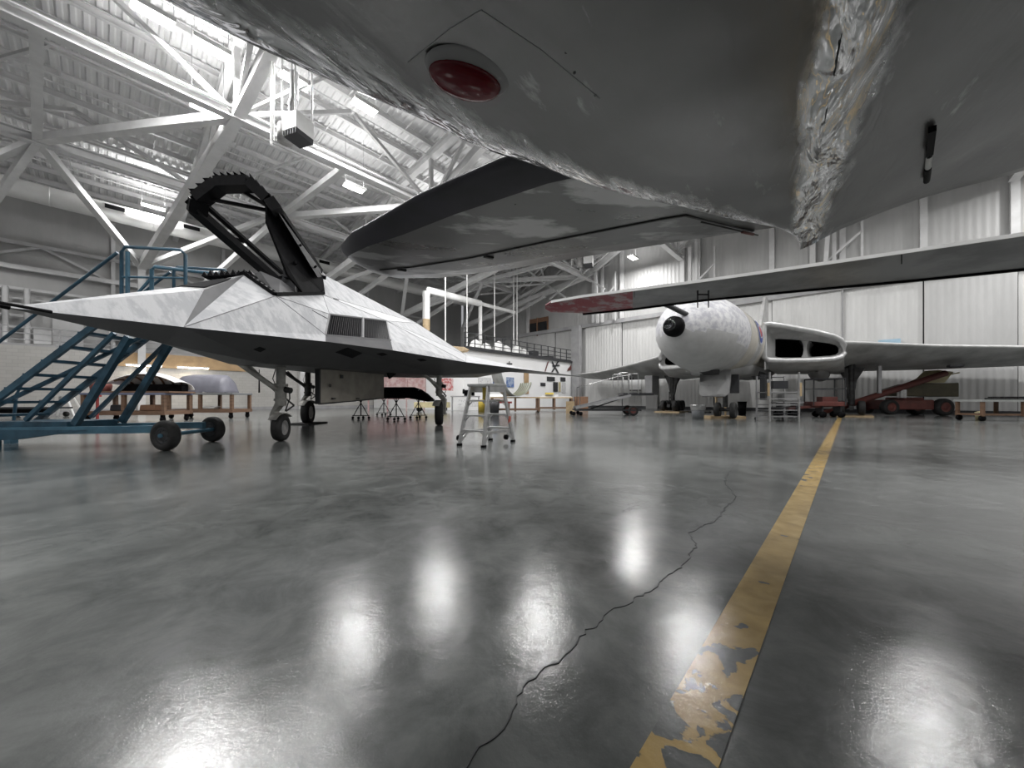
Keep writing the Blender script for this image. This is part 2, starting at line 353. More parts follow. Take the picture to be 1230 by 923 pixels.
struct(m, 'trim_11', 'steel_white')
CH = (34.5, 26.5, 18.3, 10.1, 1.9, -6.3); CZ = 12.3
FR = (-14.9, -5.5, 3.6, 13.0, 22.3, 30.4)
m = MB()                                                     # frame ribs under the roof (direction B)
for a in FR:
    m.ibeam(H(a, WB2, RZ(WB2)-.65), H(a, B0, RZ(B0)-.65), .35, .5, .05)
struct(m, 'trim_12', 'steel_white')
m = MB()                                                     # bottom chords (direction A)
for b in CH[1:]: m.ibeam(H(A0, b, CZ), H(WA-.2, b, CZ), .38, .42, .05)
struct(m, 'trim_13', 'steel_white')
m = MB()                                                     # main inclined ribs from the wall columns
for a in FR[1:]:
    base = H(a-2.0, WB-.2, 9.3)
    m.beam(H(a-2.0, WB-.2, 0), base, .45, .35); m.beam(base, H(a, 18.3, CZ), .42, .42)
    m.beam(base, H(a-5.6, 26.5, CZ), .3, .3); m.beam(H(a, 18.3, CZ), H(a+1.2, 13.2, RZ(13)-.8), .42, .42)
    m.beam(H(a-5.6, 26.5, CZ), H(a, 18.3, CZ), .34, .34); m.beam(base, H(a+3.5, 26.5, CZ), .26,.26)
    m.beam(H(a-5.6, 26.5, CZ), H(a-8.5, WB-.3, 8.6), .26, .3)
    m.beam(H(a-5.6, 26.5, CZ), H(a-5.0, 18.3, CZ), .3, .3)
struct(m, 'trim_14', 'steel_white')
m = MB()                                                     # web members
for a in FR:
    for b in CH[1:]:
        t = RZ(b)-.8
        m.beam(H(a,b,CZ), H(a,b,t), .2, .2); m.beam(H(a,b,CZ), H(a+4.6,b,t), .17, .17); m.beam(H(a,b,CZ), H(a-4.6,b,t), .17, .17)
        m.beam(H(a,b,CZ), H(a,b+4.1,RZ(b+4.1)-.8), .17,.17); m.beam(H(a,b,CZ), H(a,b-4.1,RZ(b-4.1)-.8), .17,.17)
        m.beam(H(a,b,CZ), H(a+4.6,b-4.1,RZ(b-4.1)-.6), .12,.12); m.beam(H(a,b,CZ), H(a+4.6,b+4.1,RZ(b+4.1)-.6), .12,.12)
struct(m, 'trim_15', 'truss_grey')
m = MB()                                                     # open web joists
for b in (30, 22.3, 14.2, 6):
    a = A0; t = RZ(b)-.45
    m.beam(H(A0,b,t-.75), H(WA,b,t-.75), .1, .1)
    while a < WA-.6: m.beam(H(a,b,t), H(a+.6,b,t-.75), .04,.04); m.beam(H(a+.6,b,t-.75), H(a+1.2,b,t), .04,.04); a += 1.2
struct(m, 'trim_16', 'truss_grey')
m = MB()                                                     # bracing fans at the far end of the roof
for b in (26.5, 22.4, 18.3):
    c_ = H(29.6, b, CZ)
    for a_, b_, z_ in ((29.6,b+3.4,CZ+1.7),(29.6,b-3.4,CZ+1.7),(29.6,b+3.6,CZ-1.6),(29.6,b-2.4,CZ-1.8),(26.2,b+1.5,CZ+2),(26.2,b-1.5,CZ+2),(26.6,b+2.6,CZ-.4)): m.beam(c_, H(a_,b_,z_), .15, .15)
m.beam(H(29.6,33.6,CZ-2.6), H(29.6,14,CZ+1.9), .3, .3); m.beam(H(29.6,33.6,CZ-2.6), H(29.6,26.5,CZ), .26, .26); m.beam(H(29.6,33.6,CZ-4.2), H(29.6,22.4,CZ-1.2), .22, .22)
struct(m, 'trim_21', 'steel_white')
# horizontal girts and pipes on the set-back wall
m = MB()
for z, w_ in ((8.9,.28),(7.6,.16),(7.0,.10),(6.6,.2),(10.4,.2)): m.beam(H(A0, WB2-.4, z), H(WA-6, WB2-.4, z), w_, w_)
a = A0
while a < WA-8: m.beam(H(a,WB2-.3,3.8), H(a,WB2-.3,13), .25,.2); m.beam(H(a,WB2-.3,8.9), H(a+3,WB2-.3,10.4), .14,.14); m.beam(H(a+3,WB2-.3,10.4), H(a+6,WB2-.3,8.9), .14,.14); a += 6.1
struct(m, 'trim_17', 'steel_white')
m = MB()
for a in (-4.6, -4.0, -3.2, 1.3): m.cyl(H(a,WB2-.7,3.8), H(a,WB2-.7,7.6), .13, n=10)
for z in (5.2,5.9): m.cyl(H(-8,WB2-.6,z), H(-3,WB2-.6,z), .1, n=8)
m.box(H(-5.6,WB2-.6,4.9),(.5,.9,1.6)); m.box(H(-2.6,WB2-.6,4.7),(.4,.7,.9)); m.box(H(.6,WB2-.6,5.2),(.3,.8,.6)); m.box(H(-1.6,WB2-.2,5.0),(.1,1.3,2.2))
struct(m, 'trim_18', 'steel_white')

# mezzanine railings
def railing(name, label, a0, a1, b, z, h, step, mt='charcoal'):
    t = thing(name, label, 'railing', AB((a0+a1)/2, b, z), GA); L = a1-a0
    k = int(L/step)+1
    for i in range(k):
        y = -L/2+i*L/(k-1); MB().box((0,y,h/2),(.06,.06,h)).build('post', mt, t)
    for zz in (h, h*.66, h*.33): MB().beam((0,-L/2,zz),(0,L/2,zz),.05,.05).build('rail', mt, t)
    MB().box((0,0,.06),(.05,L,.12)).build('toe_board', mt, t)
    return t
railing('railing', 'dark steel railing along the mezzanine over the block wall at far left', -10, 6.5, WB+.15, 3.81, 1.05, 1.9, 'steel_grey')

# white block-like building with roof deck
BF, BT, BL, BR = 20.4, 4.45, 17.3, 31.6
m = MB(); m.box(H((BL+BR)/2, (BF+WB)/2-.1, BT/2), (WB-BF-.25, BR-BL, BT)); struct(m, 'wall_office', 'building_white')
m = MB(); m.box(H((BL+BR)/2, BF-.02, BT+.02), (.35, BR-BL, .16)); m.box(H(BR-.12, BF-.15, 3.2), (.3,.25,6.4)); struct(m, 'trim_19', 'charcoal')
m = MB(); m.box(H(31.35, 19.9, 4.0), (.9,.5,8)); struct(m, 'trim_20', 'steel_grey')
railing('railing', 'dark steel railing along the roof of the white building in the middle', BL+.1, BR-.2, BF+.05, BT+.1, 1.1, 1.0)

# duct
t = thing('air_duct', 'fat round white ventilation duct running under the roof at left', 'duct', AB(4, 32, 11.3), GA)
MB().cyl((0,-24,.5),(0,24,.5),.5,n=28).build('pipe','duct',t)
for y in range(-22, 24, 4): MB().lathe((0,y,.5),(0,1,0),[(-.03,.5),(-.03,.515),(.03,.515),(.03,.5)],28).build('seam_band','duct',t)
for y in (-9.7, -3.6, -.2, 2.2, 8.0):
    g = MB().box((.44,y,.62),(.18,.95,.34)).build('grille','duct',t)
    q = MB(); q.box((.54,y,.62),(.02,.8,.24)); q.build('louvre','black',g)
# ------------------------------------------------------------------ ceiling lights
def lamp(a, b, z, label, grp='high-bay ceiling lights', up=1.0):
    t = thing('ceiling_light', label, 'light', AB(a, b, z), GA, grp)
    h = MB(); h.box((0,0,.09),(.52,1.1,.08)); h.box((.25,0,.03),(.03,1.1,.12)); h.box((-.25,0,.03),(.03,1.1,.12)); h.build('housing','white_paint',t)
    MB().box((0,0,.03),(.45,1.02,.05)).build('diffuser','lamp_glow',t)
    c = MB(); top = RZ(b)-z-.3
    for y in (-.5,.5): c.cyl((0,y,.13),(0,y,top),.012,n=6)
    c.beam((0,-.5,.14),(0,.5,.14),.02,.02); c.build('hanger','steel_grey',t)
    for e, rx, zz in ((LAMP_DOWN, 0, -.02), (LAMP_UP*up, math.pi, .16)):
        L = bpy.data.lights.new('lamp', 'AREA'); L.shape='RECTANGLE'; L.size=.42; L.size_y=1.0; L.energy=e; L.color=(1,.992,.985)
        if rx: L.size = 1.0
        o = bpy.data.objects.new('lamp_light', L); COL.objects.link(o); o.parent = t; o.location=(0,0,zz); o.rotation_euler=(rx,0,0)
lamps = [(2.8,19.1,'bright ceiling light beside the steel node above the raised canopy'),(9.3,20.2,'ceiling light in the open between the raised canopy and the black-edged wing'),
 (2.0,31.2,'ceiling light hanging in front of the fat white duct'),(1.0,15.6,'leftmost ceiling light along the edge of the dark hull'),(2.4,15.7,'second ceiling light from left along the edge of the dark hull'),
 (4.7,15.0,'ceiling light just behind the hanging heater unit'),(7.0,14.3,'ceiling light half cut by the hull, right of the heater unit'),(29.4,13.2,'ceiling light low over the red wing tip near the far wall')]
for a,b,l_ in lamps:
    if 14 < b < 16: p_ = AB(a,b,12.5)*1.11; lamp(.673*p_.x+.740*p_.y, -.740*p_.x+.673*p_.y, 13.8, l_, up=.25)
    else: lamp(a,b,12.5,l_)
for a,b in ((15.3,20.6),(17.3,13.6),(21.2,6.4),(21.6,-2.2),(9.5,6.4),(9.5,-2.2),(0,6.4),(-3,-2.2),(21.6,-11),(9.5,-11),(-3,-11),(-11,19),(-11,8),(-11,-6),(28.5,-9),(29,-15),(-8,29)):  # first lamps read from floor reflections; rest added unseen, some to brighten right wall
    lamp(a,b,12.5,'unseen ceiling light, read from a floor reflection or added to fill the light','high-bay lights above the aircraft')
# ------------------------------------------------------------------ hanging heater unit
def heater(loc, label):
    t = thing('heater_unit', label, 'heater', loc, GA+.4, 'gas heaters hanging under the roof')
    MB().box((.3,0,.45),(.7,.75,.62)).build('casing','white_paint',t,bevel=.02)
    k = MB(); k.box((.3,0,.06),(.66,.7,.2)); 
    for i in range(6): k.box((.0+i*.12,-.36,.06),(.02,.04,.2))
    k.build('louvre','charcoal',t)
    MB().lathe((-.35,0,.35),(0,0,1),[(-.3,0),(-.3,.26),(0,.27),(.3,.25),(.45,.1),(.45,0)],18).build('fan_housing','hub_grey',t)
    k = MB(); k.cyl((0,0,.7),(0,0,1.25),.13,n=12); k.cyl((0,0,1.25),(.1,0,1.5),.16,n=12); k.cyl((.1,0,1.5),(.1,0,2.5),.14,n=12); k.build('flue','alu',t)
    k = MB()
    for x,y in ((-.25,-.2),(-.25,.2),(.5,-.3),(.62,.3)): k.cyl((x,y,.75),(x,y,3.6),.03,n=8)
    k.tube([(-.95,0,3.2),(-.95,0,.25),(-.6,0,.2),(-.35,0,.2)],.035); k.tube([(-1.05,0,3.3),(-1.05,0,.1)],.035); k.build('pipework','white_paint',t)
    return t
heater(P(351,170,13.6)+V((0,0,0)), 'large hanging heater with white pipes above the raised canopy')
heater(AB(25.6,15.5,11.3), 'small distant heater hanging in the far trusses above the red wing tip')

# ================================================================== wheels helper
def wheel(par, c, ax, R, wd, name='wheel', tyre='rubber', hub='hub_grey'):
    c = V(c); ax = V(ax).normalized(); h = wd/2
    w_ = MB().lathe(c, ax, [(-h*.75,R*.55),(-h,R*.72),(-h*.85,R*.93),(-h*.45,R),(0,R*1.0),(h*.45,R),(h*.85,R*.93),(h,R*.72),(h*.75,R*.55)],32).build(name, tyre, par)
    q = MB().lathe(c, ax, [(-h*.6,0),(-h*.7,R*.2),(-h*.5,R*.28),(-h*.55,R*.48),(-h*.78,R*.56),(h*.78,R*.56),(h*.55,R*.48),(h*.5,R*.28),(h*.7,R*.2),(h*.6,0)],24)
    for k in range(8):
        u = V((0,0,1)); x = ax.cross(u).normalized(); y = ax.cross(x); an = k*math.pi/4
        d = x*math.cos(an)+y*math.sin(an)
        for s_ in (-1,1): q.cyl(c+d*R*.38+ax*(s_*h*.5), c+d*R*.38+ax*(s_*h*.62), R*.05, n=6)
    q.build('hub', hub, w_)
    return w_

# ================================================================== STEALTH JET (left)
FJ = thing('stealth_jet', 'faceted stripped white stealth jet with raised black canopy and dark underside', 'aircraft', (-5.0,3.65,0), math.atan2(-.12,.993))
def L(v,u,z): return V((v,u,z))
fv = {'N':(0,0,1.76),'c1':(.35,.85,1.79),'c2':(.535,1.29,1.80),'c3':(1.3,3.15,1.88),'c4':(1.9,4.59,1.90),'c5':(2.9,7.0,1.87),'c6':(4.6,11.1,1.92),'c7':(6.5,15.75,1.99),'c8':(6.75,16.9,2.0),
 't1':(3.2,13.4,2.06),'t2':(1.6,16.8,2.2),'A':(.35,1.75,2.43),'S1':(.7,2.69,2.59),'S2':(.55,4.18,3.03),'Sh':(.8,8.8,3.36),'R':(1.8,11.5,2.6),
 'I1':(1.1,3.58,2.47),'I2':(1.25,5.64,2.77),'I3':(1.22,3.27,2.02),'I4':(1.75,4.79,2.15),'b2':(.35,2.9,1.47),'b3':(1.6,8.5,1.6),'b4':(1.5,15,1.9)}
fc = {'Ac':(0,1.68,2.46),'P0':(0,2.83,3.02),'PK':(0,4.74,3.75),'D1':(0,9.5,3.62),'D2':(0,11.2,3.45),'TC':(0,15.8,2.45),'b1':(0,1.5,1.62)}
def fp(k, s):
    if k in fc: return V(fc[k])
    p = V(fv[k]); p.x *= s; return p
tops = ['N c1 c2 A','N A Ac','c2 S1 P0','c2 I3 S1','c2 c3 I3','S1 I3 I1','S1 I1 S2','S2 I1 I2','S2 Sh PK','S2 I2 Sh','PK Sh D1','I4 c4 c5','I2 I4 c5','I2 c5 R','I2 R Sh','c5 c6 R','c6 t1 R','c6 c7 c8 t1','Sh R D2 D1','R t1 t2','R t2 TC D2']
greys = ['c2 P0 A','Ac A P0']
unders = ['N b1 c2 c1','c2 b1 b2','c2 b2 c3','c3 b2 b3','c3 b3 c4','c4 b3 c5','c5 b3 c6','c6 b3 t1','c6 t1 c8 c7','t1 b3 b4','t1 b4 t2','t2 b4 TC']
def facets(lst, name, mt, par, z=0):
    q = MB()
    for s in (1,-1):
        for f in lst: q.add([fp(k,s)+V((0,0,z)) for k in f.split()], [tuple(range(len(f.split())))])
    return q
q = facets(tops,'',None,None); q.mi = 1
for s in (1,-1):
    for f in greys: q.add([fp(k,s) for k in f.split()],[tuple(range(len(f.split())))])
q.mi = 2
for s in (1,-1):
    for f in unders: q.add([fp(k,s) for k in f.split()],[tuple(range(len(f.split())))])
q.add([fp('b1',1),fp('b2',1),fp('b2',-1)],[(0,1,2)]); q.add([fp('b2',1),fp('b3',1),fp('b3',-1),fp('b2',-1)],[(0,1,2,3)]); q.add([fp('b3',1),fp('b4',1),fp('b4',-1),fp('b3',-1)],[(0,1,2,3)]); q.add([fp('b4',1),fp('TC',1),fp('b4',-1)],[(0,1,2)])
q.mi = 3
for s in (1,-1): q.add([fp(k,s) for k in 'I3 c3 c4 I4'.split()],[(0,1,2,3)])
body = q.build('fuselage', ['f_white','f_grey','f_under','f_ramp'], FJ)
bm = bmesh.new(); bm.from_mesh(body.data); bmesh.ops.remove_doubles(bm, verts=bm.verts, dist=.001); bmesh.ops.recalc_face_normals(bm, faces=bm.faces); bm.to_mesh(body.data); bm.free()
# seams of the skin panels
q = MB()
def onface(a,b,off=.004):
    return a,b
def seam(ka, kb, fa=0, fb=1, s=1, wd=.012, nz=None):
    a, b = fp(ka,s), fp(kb,s); q.beam(a.lerp(b,fa), a.lerp(b,fb), wd, wd)
for ka,kb in (('c2','S1'),('S1','I3'),('S1','I1'),('S2','I2'),('S2','Sh'),('I2','R'),('c5','R'),('c5','I2'),('Sh','R'),('Sh','I2'),('S2','I1')): 
    for s in (1,-1): seam(ka,kb,0,1,s,.009)
q.build('skin_seam','f_grey',FJ)
# infrared window
def facepts(keys, bary, s=1, off=.006):
    P3 = [fp(k,s) for k in keys]; n = (P3[1]-P3[0]).cross(P3[2]-P3[0]).normalized()
    if n.z < 0: n = -n
    return [P3[0]*(1-u-v_)+P3[1]*u+P3[2]*v_+n*off for u,v_ in bary]
q = MB()
q.prism(facepts(('A','Ac','P0'),[(.12,.08),(.95,.04),(.5,.48),(.1,.68),(.03,.55)],1,.004),(0,0,.012)); q.prism(facepts(('A','Ac','P0'),[(.12,.08),(.95,.04),(.5,.48),(.1,.68),(.03,.55)],-1,.004),(0,0,.012))
q.build('infrared_window','f_patch',FJ)
# intake grilles
for s in (1,-1):
    a,b,c,d = [fp(k,s) for k in ('I1','I2','I4','I3')]
    n = (b-a).cross(d-a).normalized(); n = n if n.x*s > 0 else -n
    g = MB(); g.prism([p-n*.12 for p in (a,b,c,d)], n*.02)
    gg = g.build('intake','black',FJ)
    e = MB(); N_ = 34
    for i in range(N_+1):
        f = i/N_; e.beam(a.lerp(b,f)-n*.03, d.lerp(c,f)-n*.03, .012, .05, up=n)
    e.build('grille_bars','grille_black',gg)
    e = MB()
    for x,y in ((a,b),(b,c),(c,d),(d,a)): e.beam(x,y,.03,.03)
    e.beam(a.lerp(b,.52),d.lerp(c,.52),.05,.04,up=n); e.build('intake_frame','f_grey',gg)
# underside access patches
q = MB()
def under_z(keys, v_, u_):
    a_,b_,c_ = [fp(k,1) for k in keys.split()]; n_ = (b_-a_).cross(c_-a_); return a_.z-((v_-a_.x)*n_.x+(u_-a_.y)*n_.y)/n_.z
for keys,v_,u_,w_,l_ in (('c3 b2 b3',1.25,4.0,.11,.3),('c3 b3 c4',1.6,4.7,.07,.12),('c2 b2 c3',.62,2.45,.05,.07),('c4 b3 c5',2.05,5.9,.08,.15)):
    q = MB(); q.prism([(v_+x_,u_+y_,under_z(keys,v_+x_,u_+y_)-.004) for x_,y_ in ((-w_,-l_),(w_,-l_*.8),(w_,l_),(-w_,l_))],(0,0,-.006)); q.build('access_panel','f_patch',FJ)
q = MB(); q.prism(facepts(('S1','I3','I1'),[(.1,.55),(.16,.6),(.3,.75),(.24,.7)],1,.003),(0,0,.01)); q.prism(facepts(('S2','I2','Sh'),[(.1,.02),(.13,.02),(.13,.05),(.1,.05)],1,.003),(0,0,.01)); q.build('vent_slot','f_patch',FJ)
# nose probes and chine strip
q = MB(); q.cyl((.02,.02,1.76),(-.06,-1.25,1.86),.022,.008); q.cyl((.1,.28,1.775),(-.02,-1.0,1.82),.018,.006); q.build('nose_probe','black',FJ)
q = MB(); p0 = fp('c1',1); q.prism([L(.12,.62,1.90),L(.36,1.2,1.885),L(.44,1.4,1.86),L(.34,1.3,1.87)],(0.01,0,-.03)); q.build('nose_probe','black',FJ)
q = MB(); q.prism([L(.55,11.4,2.9),L(.75,14.9,3.3),L(.85,15.6,3.25),L(.75,11.8,2.6)],(.1,0,.12)); q.build('tail_fin_root','wood_light',FJ)
# cockpit tub
q = MB(); rim = [(0,2.93,2.93),(.62,2.78,2.58),(.5,4.12,2.98),(0,4.62,3.55),(-.5,4.12,2.98),(-.62,2.78,2.58)]
bot = [(x*.8,u*.96+.15,2.0) for x,u,z in rim]
n=6; q.add([V(p) for p in rim]+[V(p) for p in bot],[(i,(i+1)%n,n+(i+1)%n,n+i) for i in range(n)]+[tuple(range(n,2*n))]); q.build('cockpit_tub','black',FJ)
q = MB()
for s in (1,-1):
    a,b,c,d = V(fc['P0']), V((.7*s,2.69,2.59)), V((.55*s,4.18,3.03)), V(fc['PK'])
    for x,y,w_ in ((a,b,.07),(b,c,.05),(c,d,.07)): q.beam(x+V((0,0,.03)),y+V((0,0,.03)),w_,.06)
    for i in range(7):
        p = a.lerp(b,(i+.5)/7); q.prism([p+V((-.03,0,.03)),p+V((.05*s,-.02,.0)),p+V((.02,-.07,.05))],(0,.05,.03))
for i in range(9):
    p = V((-.55,2.55,2.93)).lerp(V((.12,2.86,3.04)),i/9); q.prism([p,p+V((.09,.03,.0)),p+V((.03,.02,.08+.02*(i%2)))],(0,.12,-.03))
q.build('cockpit_sill','black',FJ)
q = MB(); q.box((0,3.95,3.02),(.42,.16,.75),0,Matrix.Rotation(-.3,3,'X')); q.box((0,3.55,2.62),(.44,.6,.14)); q.box((0,3.98,3.42),(.26,.18,.2)); q.build('ejection_seat','charcoal',FJ,bevel=.02)
q = MB(); q.prism([(-.5,2.95,2.62),(.55,2.95,2.62),(.42,3.15,3.02),(.1,3.05,3.16),(-.4,3.15,3.02)],(0,.35,-.08)); q.box((.42,3.35,2.72),(.2,.45,.16),.3); q.build('instrument_panel','f_grey',FJ,bevel=.01)
q = MB(); q.cyl((.3,3.9,2.7),(.28,3.85,3.5),.02,n=8); q.cyl((.42,3.6,2.7),(.40,3.5,3.6),.018,n=8); q.build('canopy_strut','alu',FJ)
# raised canopy
CN = [(-.76,2.62,4.10),(-.66,2.56,4.28),(-.33,2.62,4.56),(.30,2.60,4.52),(.58,2.66,4.24),(.68,2.72,4.08)]
CN = [V(p) for p in CN]; HR = V((.50,4.25,3.42)); HL = V((-.50,4.25,3.42)); HT = V((0,4.72,3.78))
q = MB()
def bar(a,b,w_=.1,h_=.06): q.beam(a,b,w_,h_)
for a,b in zip(CN,CN[1:]): bar(a+V((0,.05,-.04)),b+V((0,.05,-.04)),.26,.17)
# near side sheet: from shoulder to hinge, with wide solid lower rear panel
K1 = V((.52,2.95,3.88)); K2 = V((.50,3.35,3.52)); K3=V((.45,3.75,3.42))
q.prism([CN[4],CN[5],V((.63,3.9,3.30)),HR,V((.42,4.3,3.60))],(-.05,0,.02))
q.prism([V((.57,2.66,4.24)),V((.51,4.25,3.42)),V((.53,4.3,3.05)),V((.51,3.01,3.46)),V((.51,2.74,3.86))],(-.04,0,0))
q.prism([V((.51,3.01,3.46)),V((.53,4.3,3.05)),V((.58,3.55,2.88)),V((.53,3.2,3.12))],(-.04,0,0))
bar(CN[3],V((.46,2.95,4.28)),.12,.06); bar(V((.46,2.95,4.28)),V((.33,4.4,3.6)),.14,.08)
bar(CN[0],HL+V((0,-.1,-.05)),.2,.12); bar(CN[1],V((-.45,4.3,3.55)),.10,.05)
bar(HL,HT,.14,.08); bar(HT,HR,.14,.08)
bar(CN[1]+V((.12,.12,.02)), V((.42,3.0,4.18)),.055,.05); bar(V((-.12,2.70,4.52)), V((.44,3.02,4.2)),.06,.05)
# saw teeth along the front arch
for a,b in zip(CN,CN[1:]):
    L_ = (b-a).length; k = max(1,int(L_/.12)); d = (b-a).normalized(); out = d.cross(V((0,1,0))).normalized()
    if out.z < 0: out = -out
    for i in range(k):
        p = a+d*(L_*(i/k)); q.prism([p+out*.045-V((0,.03,0)), p+d*(L_/k)+out*.045-V((0,.03,0)), p+d*(L_/k*.15)+out*.095-V((0,.10,0))],(0,.05,-.01))
for i in range(9):
    p = V((.60,3.3,3.36)).lerp(V((.2,3.75,3.45)),i/9); q.prism([p,p+V((-.05,.05,.01)),p+V((-.03,.02,.07))],(.02,.02,0))
for k_ in ((.53,3.0,3.95),(.60,3.4,3.72),(.56,3.9,3.5)): q.cyl(V(k_),V(k_)+V((.06,-.02,.02)),.02,n=8)
q.build('canopy_frame','black',FJ)
# weapon bay door, gears
q = MB(); q.prism([L(.30,4.45,1.50),L(.30,4.45,.75),L(.33,7.4,.88),L(.33,7.4,1.60)],(-.06,0,0)); dd = q.build('bay_door','f_door',FJ,bevel=.01)
q = MB(); q.beam(L(.27,4.43,1.5),L(.27,4.43,.74),.1,.05); q.beam(L(.3,4.45,.74),L(.33,7.4,.87),.07,.025)
for f in (.15,.5,.85): q.box((.34,4.45+2.95*f,.86),(.03,.12,.03))
q.box((.35,5.2,1.38),(.02,.1,.08)); q.box((.35,4.75,1.15),(.02,.05,.06)); q.build('door_edging','charcoal',dd)
q = MB(); q.prism([L(.9,6.3,1.62),L(.9,7.1,1.66),L(.85,6.6,1.4)],(.05,0,0)); q.build('door_hinge','black',FJ)
def jetgear(v_,u_,R,wd,ztop,nm,white=True,fork=1):
    t = FJ; mt = 'gear_white' if white else 'gear_dark'
    q = MB(); z0 = R*2+.12
    q.cyl((v_,u_,ztop),(v_,u_,z0+.42),.085,n=16); q.cyl((v_,u_,z0+.42),(v_,u_,z0+.05),.11,.1,n=16); q.cyl((v_,u_,z0+.5),(v_,u_,z0+.44),.13,n=16)
    q.cyl((v_,u_,z0+.2),(v_,u_,z0+.15),.125,n=16)
    so = q.build(nm, mt, t)
    f = MB(); s = -fork*(wd/2+.05)
    f.loft([[V((v_-.08,u_-.06,z0+.12)),V((v_+.08,u_-.06,z0+.12)),V((v_+.08,u_+.06,z0+.12)),V((v_-.08,u_+.06,z0+.12))],
            [V((v_+s-.05,u_-.07,z0-.12)),V((v_+s+.06,u_-.07,z0-.06)),V((v_+s+.06,u_+.07,z0-.06)),V((v_+s-.05,u_+.07,z0-.12))],
            [V((v_+s-.03,u_-.04,R-.05)),V((v_+s+.03,u_-.04,R-.05)),V((v_+s+.03,u_+.04,R-.05)),V((v_+s-.03,u_+.04,R-.05))]],True,False)
    f.cyl((v_+s,u_,R),(v_+wd/2*fork*.6,u_,R),.035,n=10)
    for k in range(9):                                     # mudguard arc
        a0, a1 = math.radians(35+k*11), math.radians(35+(k+1)*11); r = R*1.08
        f.prism([(v_-wd*.45,u_-r*math.cos(a0),R+r*math.sin(a0)),(v_+wd*.45,u_-r*math.cos(a0),R+r*math.sin(a0)),(v_+wd*.45,u_-r*math.cos(a1),R+r*math.sin(a1)),(v_-wd*.45,u_-r*math.cos(a1),R+r*math.sin(a1))],(0,0,.012))
    f.build('fork','gear_white',so)
    b = MB(); b.cyl((v_-.02,u_-.04,z0+.36),(v_-.34,u_-.75,ztop),.05,n=10); b.cyl((v_-.12,u_+.02,z0+.34),(v_-.36,u_-.5,ztop),.028,n=8); b.build('drag_brace',mt,so)
    b = MB(); b.tube([(v_+.09,u_-.02,z0+.35),(v_+.2,u_-.02,z0+.4),(v_+.22,u_-.03,z0+.2),(v_+.14,u_-.02,z0+.02),(v_+.1,u_,z0-.05)],.014,6); b.cyl((v_+.1,u_,z0+.38),(v_+.22,u_,z0+.36),.06,n=12)
    b.tube([(v_-.09,u_,ztop-.05),(v_-.14,u_-.05,z0+.6),(v_-.1,u_,z0+.45)],.01,6)
    b.beam((v_+.1,u_+.0,z0+.2),(v_+.2,u_+.12,z0+.06),.03,.03); b.beam((v_+.2,u_+.12,z0+.06),(v_+.09,u_+.02,z0-.06),.03,.03); b.build('torque_link','gear_dark',so)
    wheel(t,(v_,u_,R),(1,.28,0),R,wd)
jetgear(-.15,3.87,.27,.20,1.58,'nose_gear_leg')
jetgear(1.62,8.6,.385,.26,1.68,'main_gear_leg',fork=-1)
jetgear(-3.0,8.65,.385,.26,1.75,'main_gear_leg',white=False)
MB().box((0,0,.02),(.75,1.1,.045)).build('mat','rubber',None,loc=FJ.matrix_world@V((0,0,0)),rz=0).name='floor_mat'
fm = bpy.data.objects['floor_mat']; fm.location = (-6.95,12.6,0); fm.rotation_euler=(0,0,-.1); tag(fm,'black rubber mat under the rear wheel of the stealth jet','mat')
for o in FJ.children:
    if o.name.startswith('wheel') and False: pass

# ================================================================== DELTA BOMBER (right)
VB = thing('delta_bomber', 'grey delta wing bomber with mottled round nose and twin air intakes', 'aircraft', (6.9,13.7,0), GA)
ZC = 3.25
def ring(s, r, zc=ZC, ry=None, n=32, x0=0): return [V((x0+r*math.cos(2*math.pi*k/n), s, zc+(ry or r)*math.sin(2*math.pi*k/n))) for k in range(n)]
q = MB(); st = [(-2.25,.12,3.22),(-2.2,.26,3.22),(-2.05,.52,3.22),(-1.8,.78,3.22),(-1.4,1.04,3.22),(-.9,1.24,3.22),(-.3,1.38,3.24),(.4,1.45,3.25),(1.2,1.47,3.26)]
q.loft([ring(s,r,z+.04*(1-max(0,s)/1.2),r*(.96+.04*max(0,s)/1.2)) for s,r,z in st],False)
for i_,f_ in enumerate(q.f):
    c_ = sum((q.v[k] for k in f_),V((0,0,0)))/len(f_); q.m[i_] = 1 if c_.z < ZC-.18-.10*(c_.y+2) else 0
q.build('nose',['v_nose','v_radome'],VB)
q = MB(); st = [(1.2,1.47,3.26),(1.9,1.47,3.27),(2.6,1.47,3.28)]
q.loft([ring(s,r+.004,z) for s,r,z in st]); q.mi=1; q.loft([ring(s,1.475,3.29) for s in (2.6,3.6)]); q.mi=0; q.loft([ring(s,r,z) for s,r,z in ((3.6,1.47,3.3),(8,1.45,3.3),(12,1.3,3.3),(15.2,.8,3.5),(16.3,.35,3.6))]); q.build('fuselage',['v_beige','v_skin'],VB)
# fairing under nose
q = MB(); q.loft([[V((x*w_,s,z)) for x,z in ((-1,2.3),(-.9,zb),(0,zb-.12),(.9,zb),(1,2.3))] for s,w_,zb in ((.2,.3,2.05),(.9,.62,1.90),(1.8,.85,1.84),(4.0,1.1,1.90),(9,1.2,1.98))],False,True,False); q.build('belly_fairing','v_under',VB)
q = MB(); q.prism([(-.12,.35,1.90),(.62,.35,1.90),(.52,.7,1.76),(.0,.7,1.76)],(0,-.03,.02)); q.build('bomb_aimer_window','black_gloss',VB)
q = MB(); q.loft([[V((x*w_+.32,s,z)) for x in (-1,-.6,.6,1)] for s,z,w_ in ((.95,1.95,.55),(.85,1.5,.55),(.75,1.05,.53),(.72,.92,.4))]+[[V((x*w_+.32,s,z)) for x in (-1,-.6,.6,1)] for s,z,w_ in ((.80,.92,.4),(.87,1.05,.53),(.97,1.5,.55),(1.07,1.95,.55))],True,False); q.build('crew_door','v_under',VB,bevel=.03)
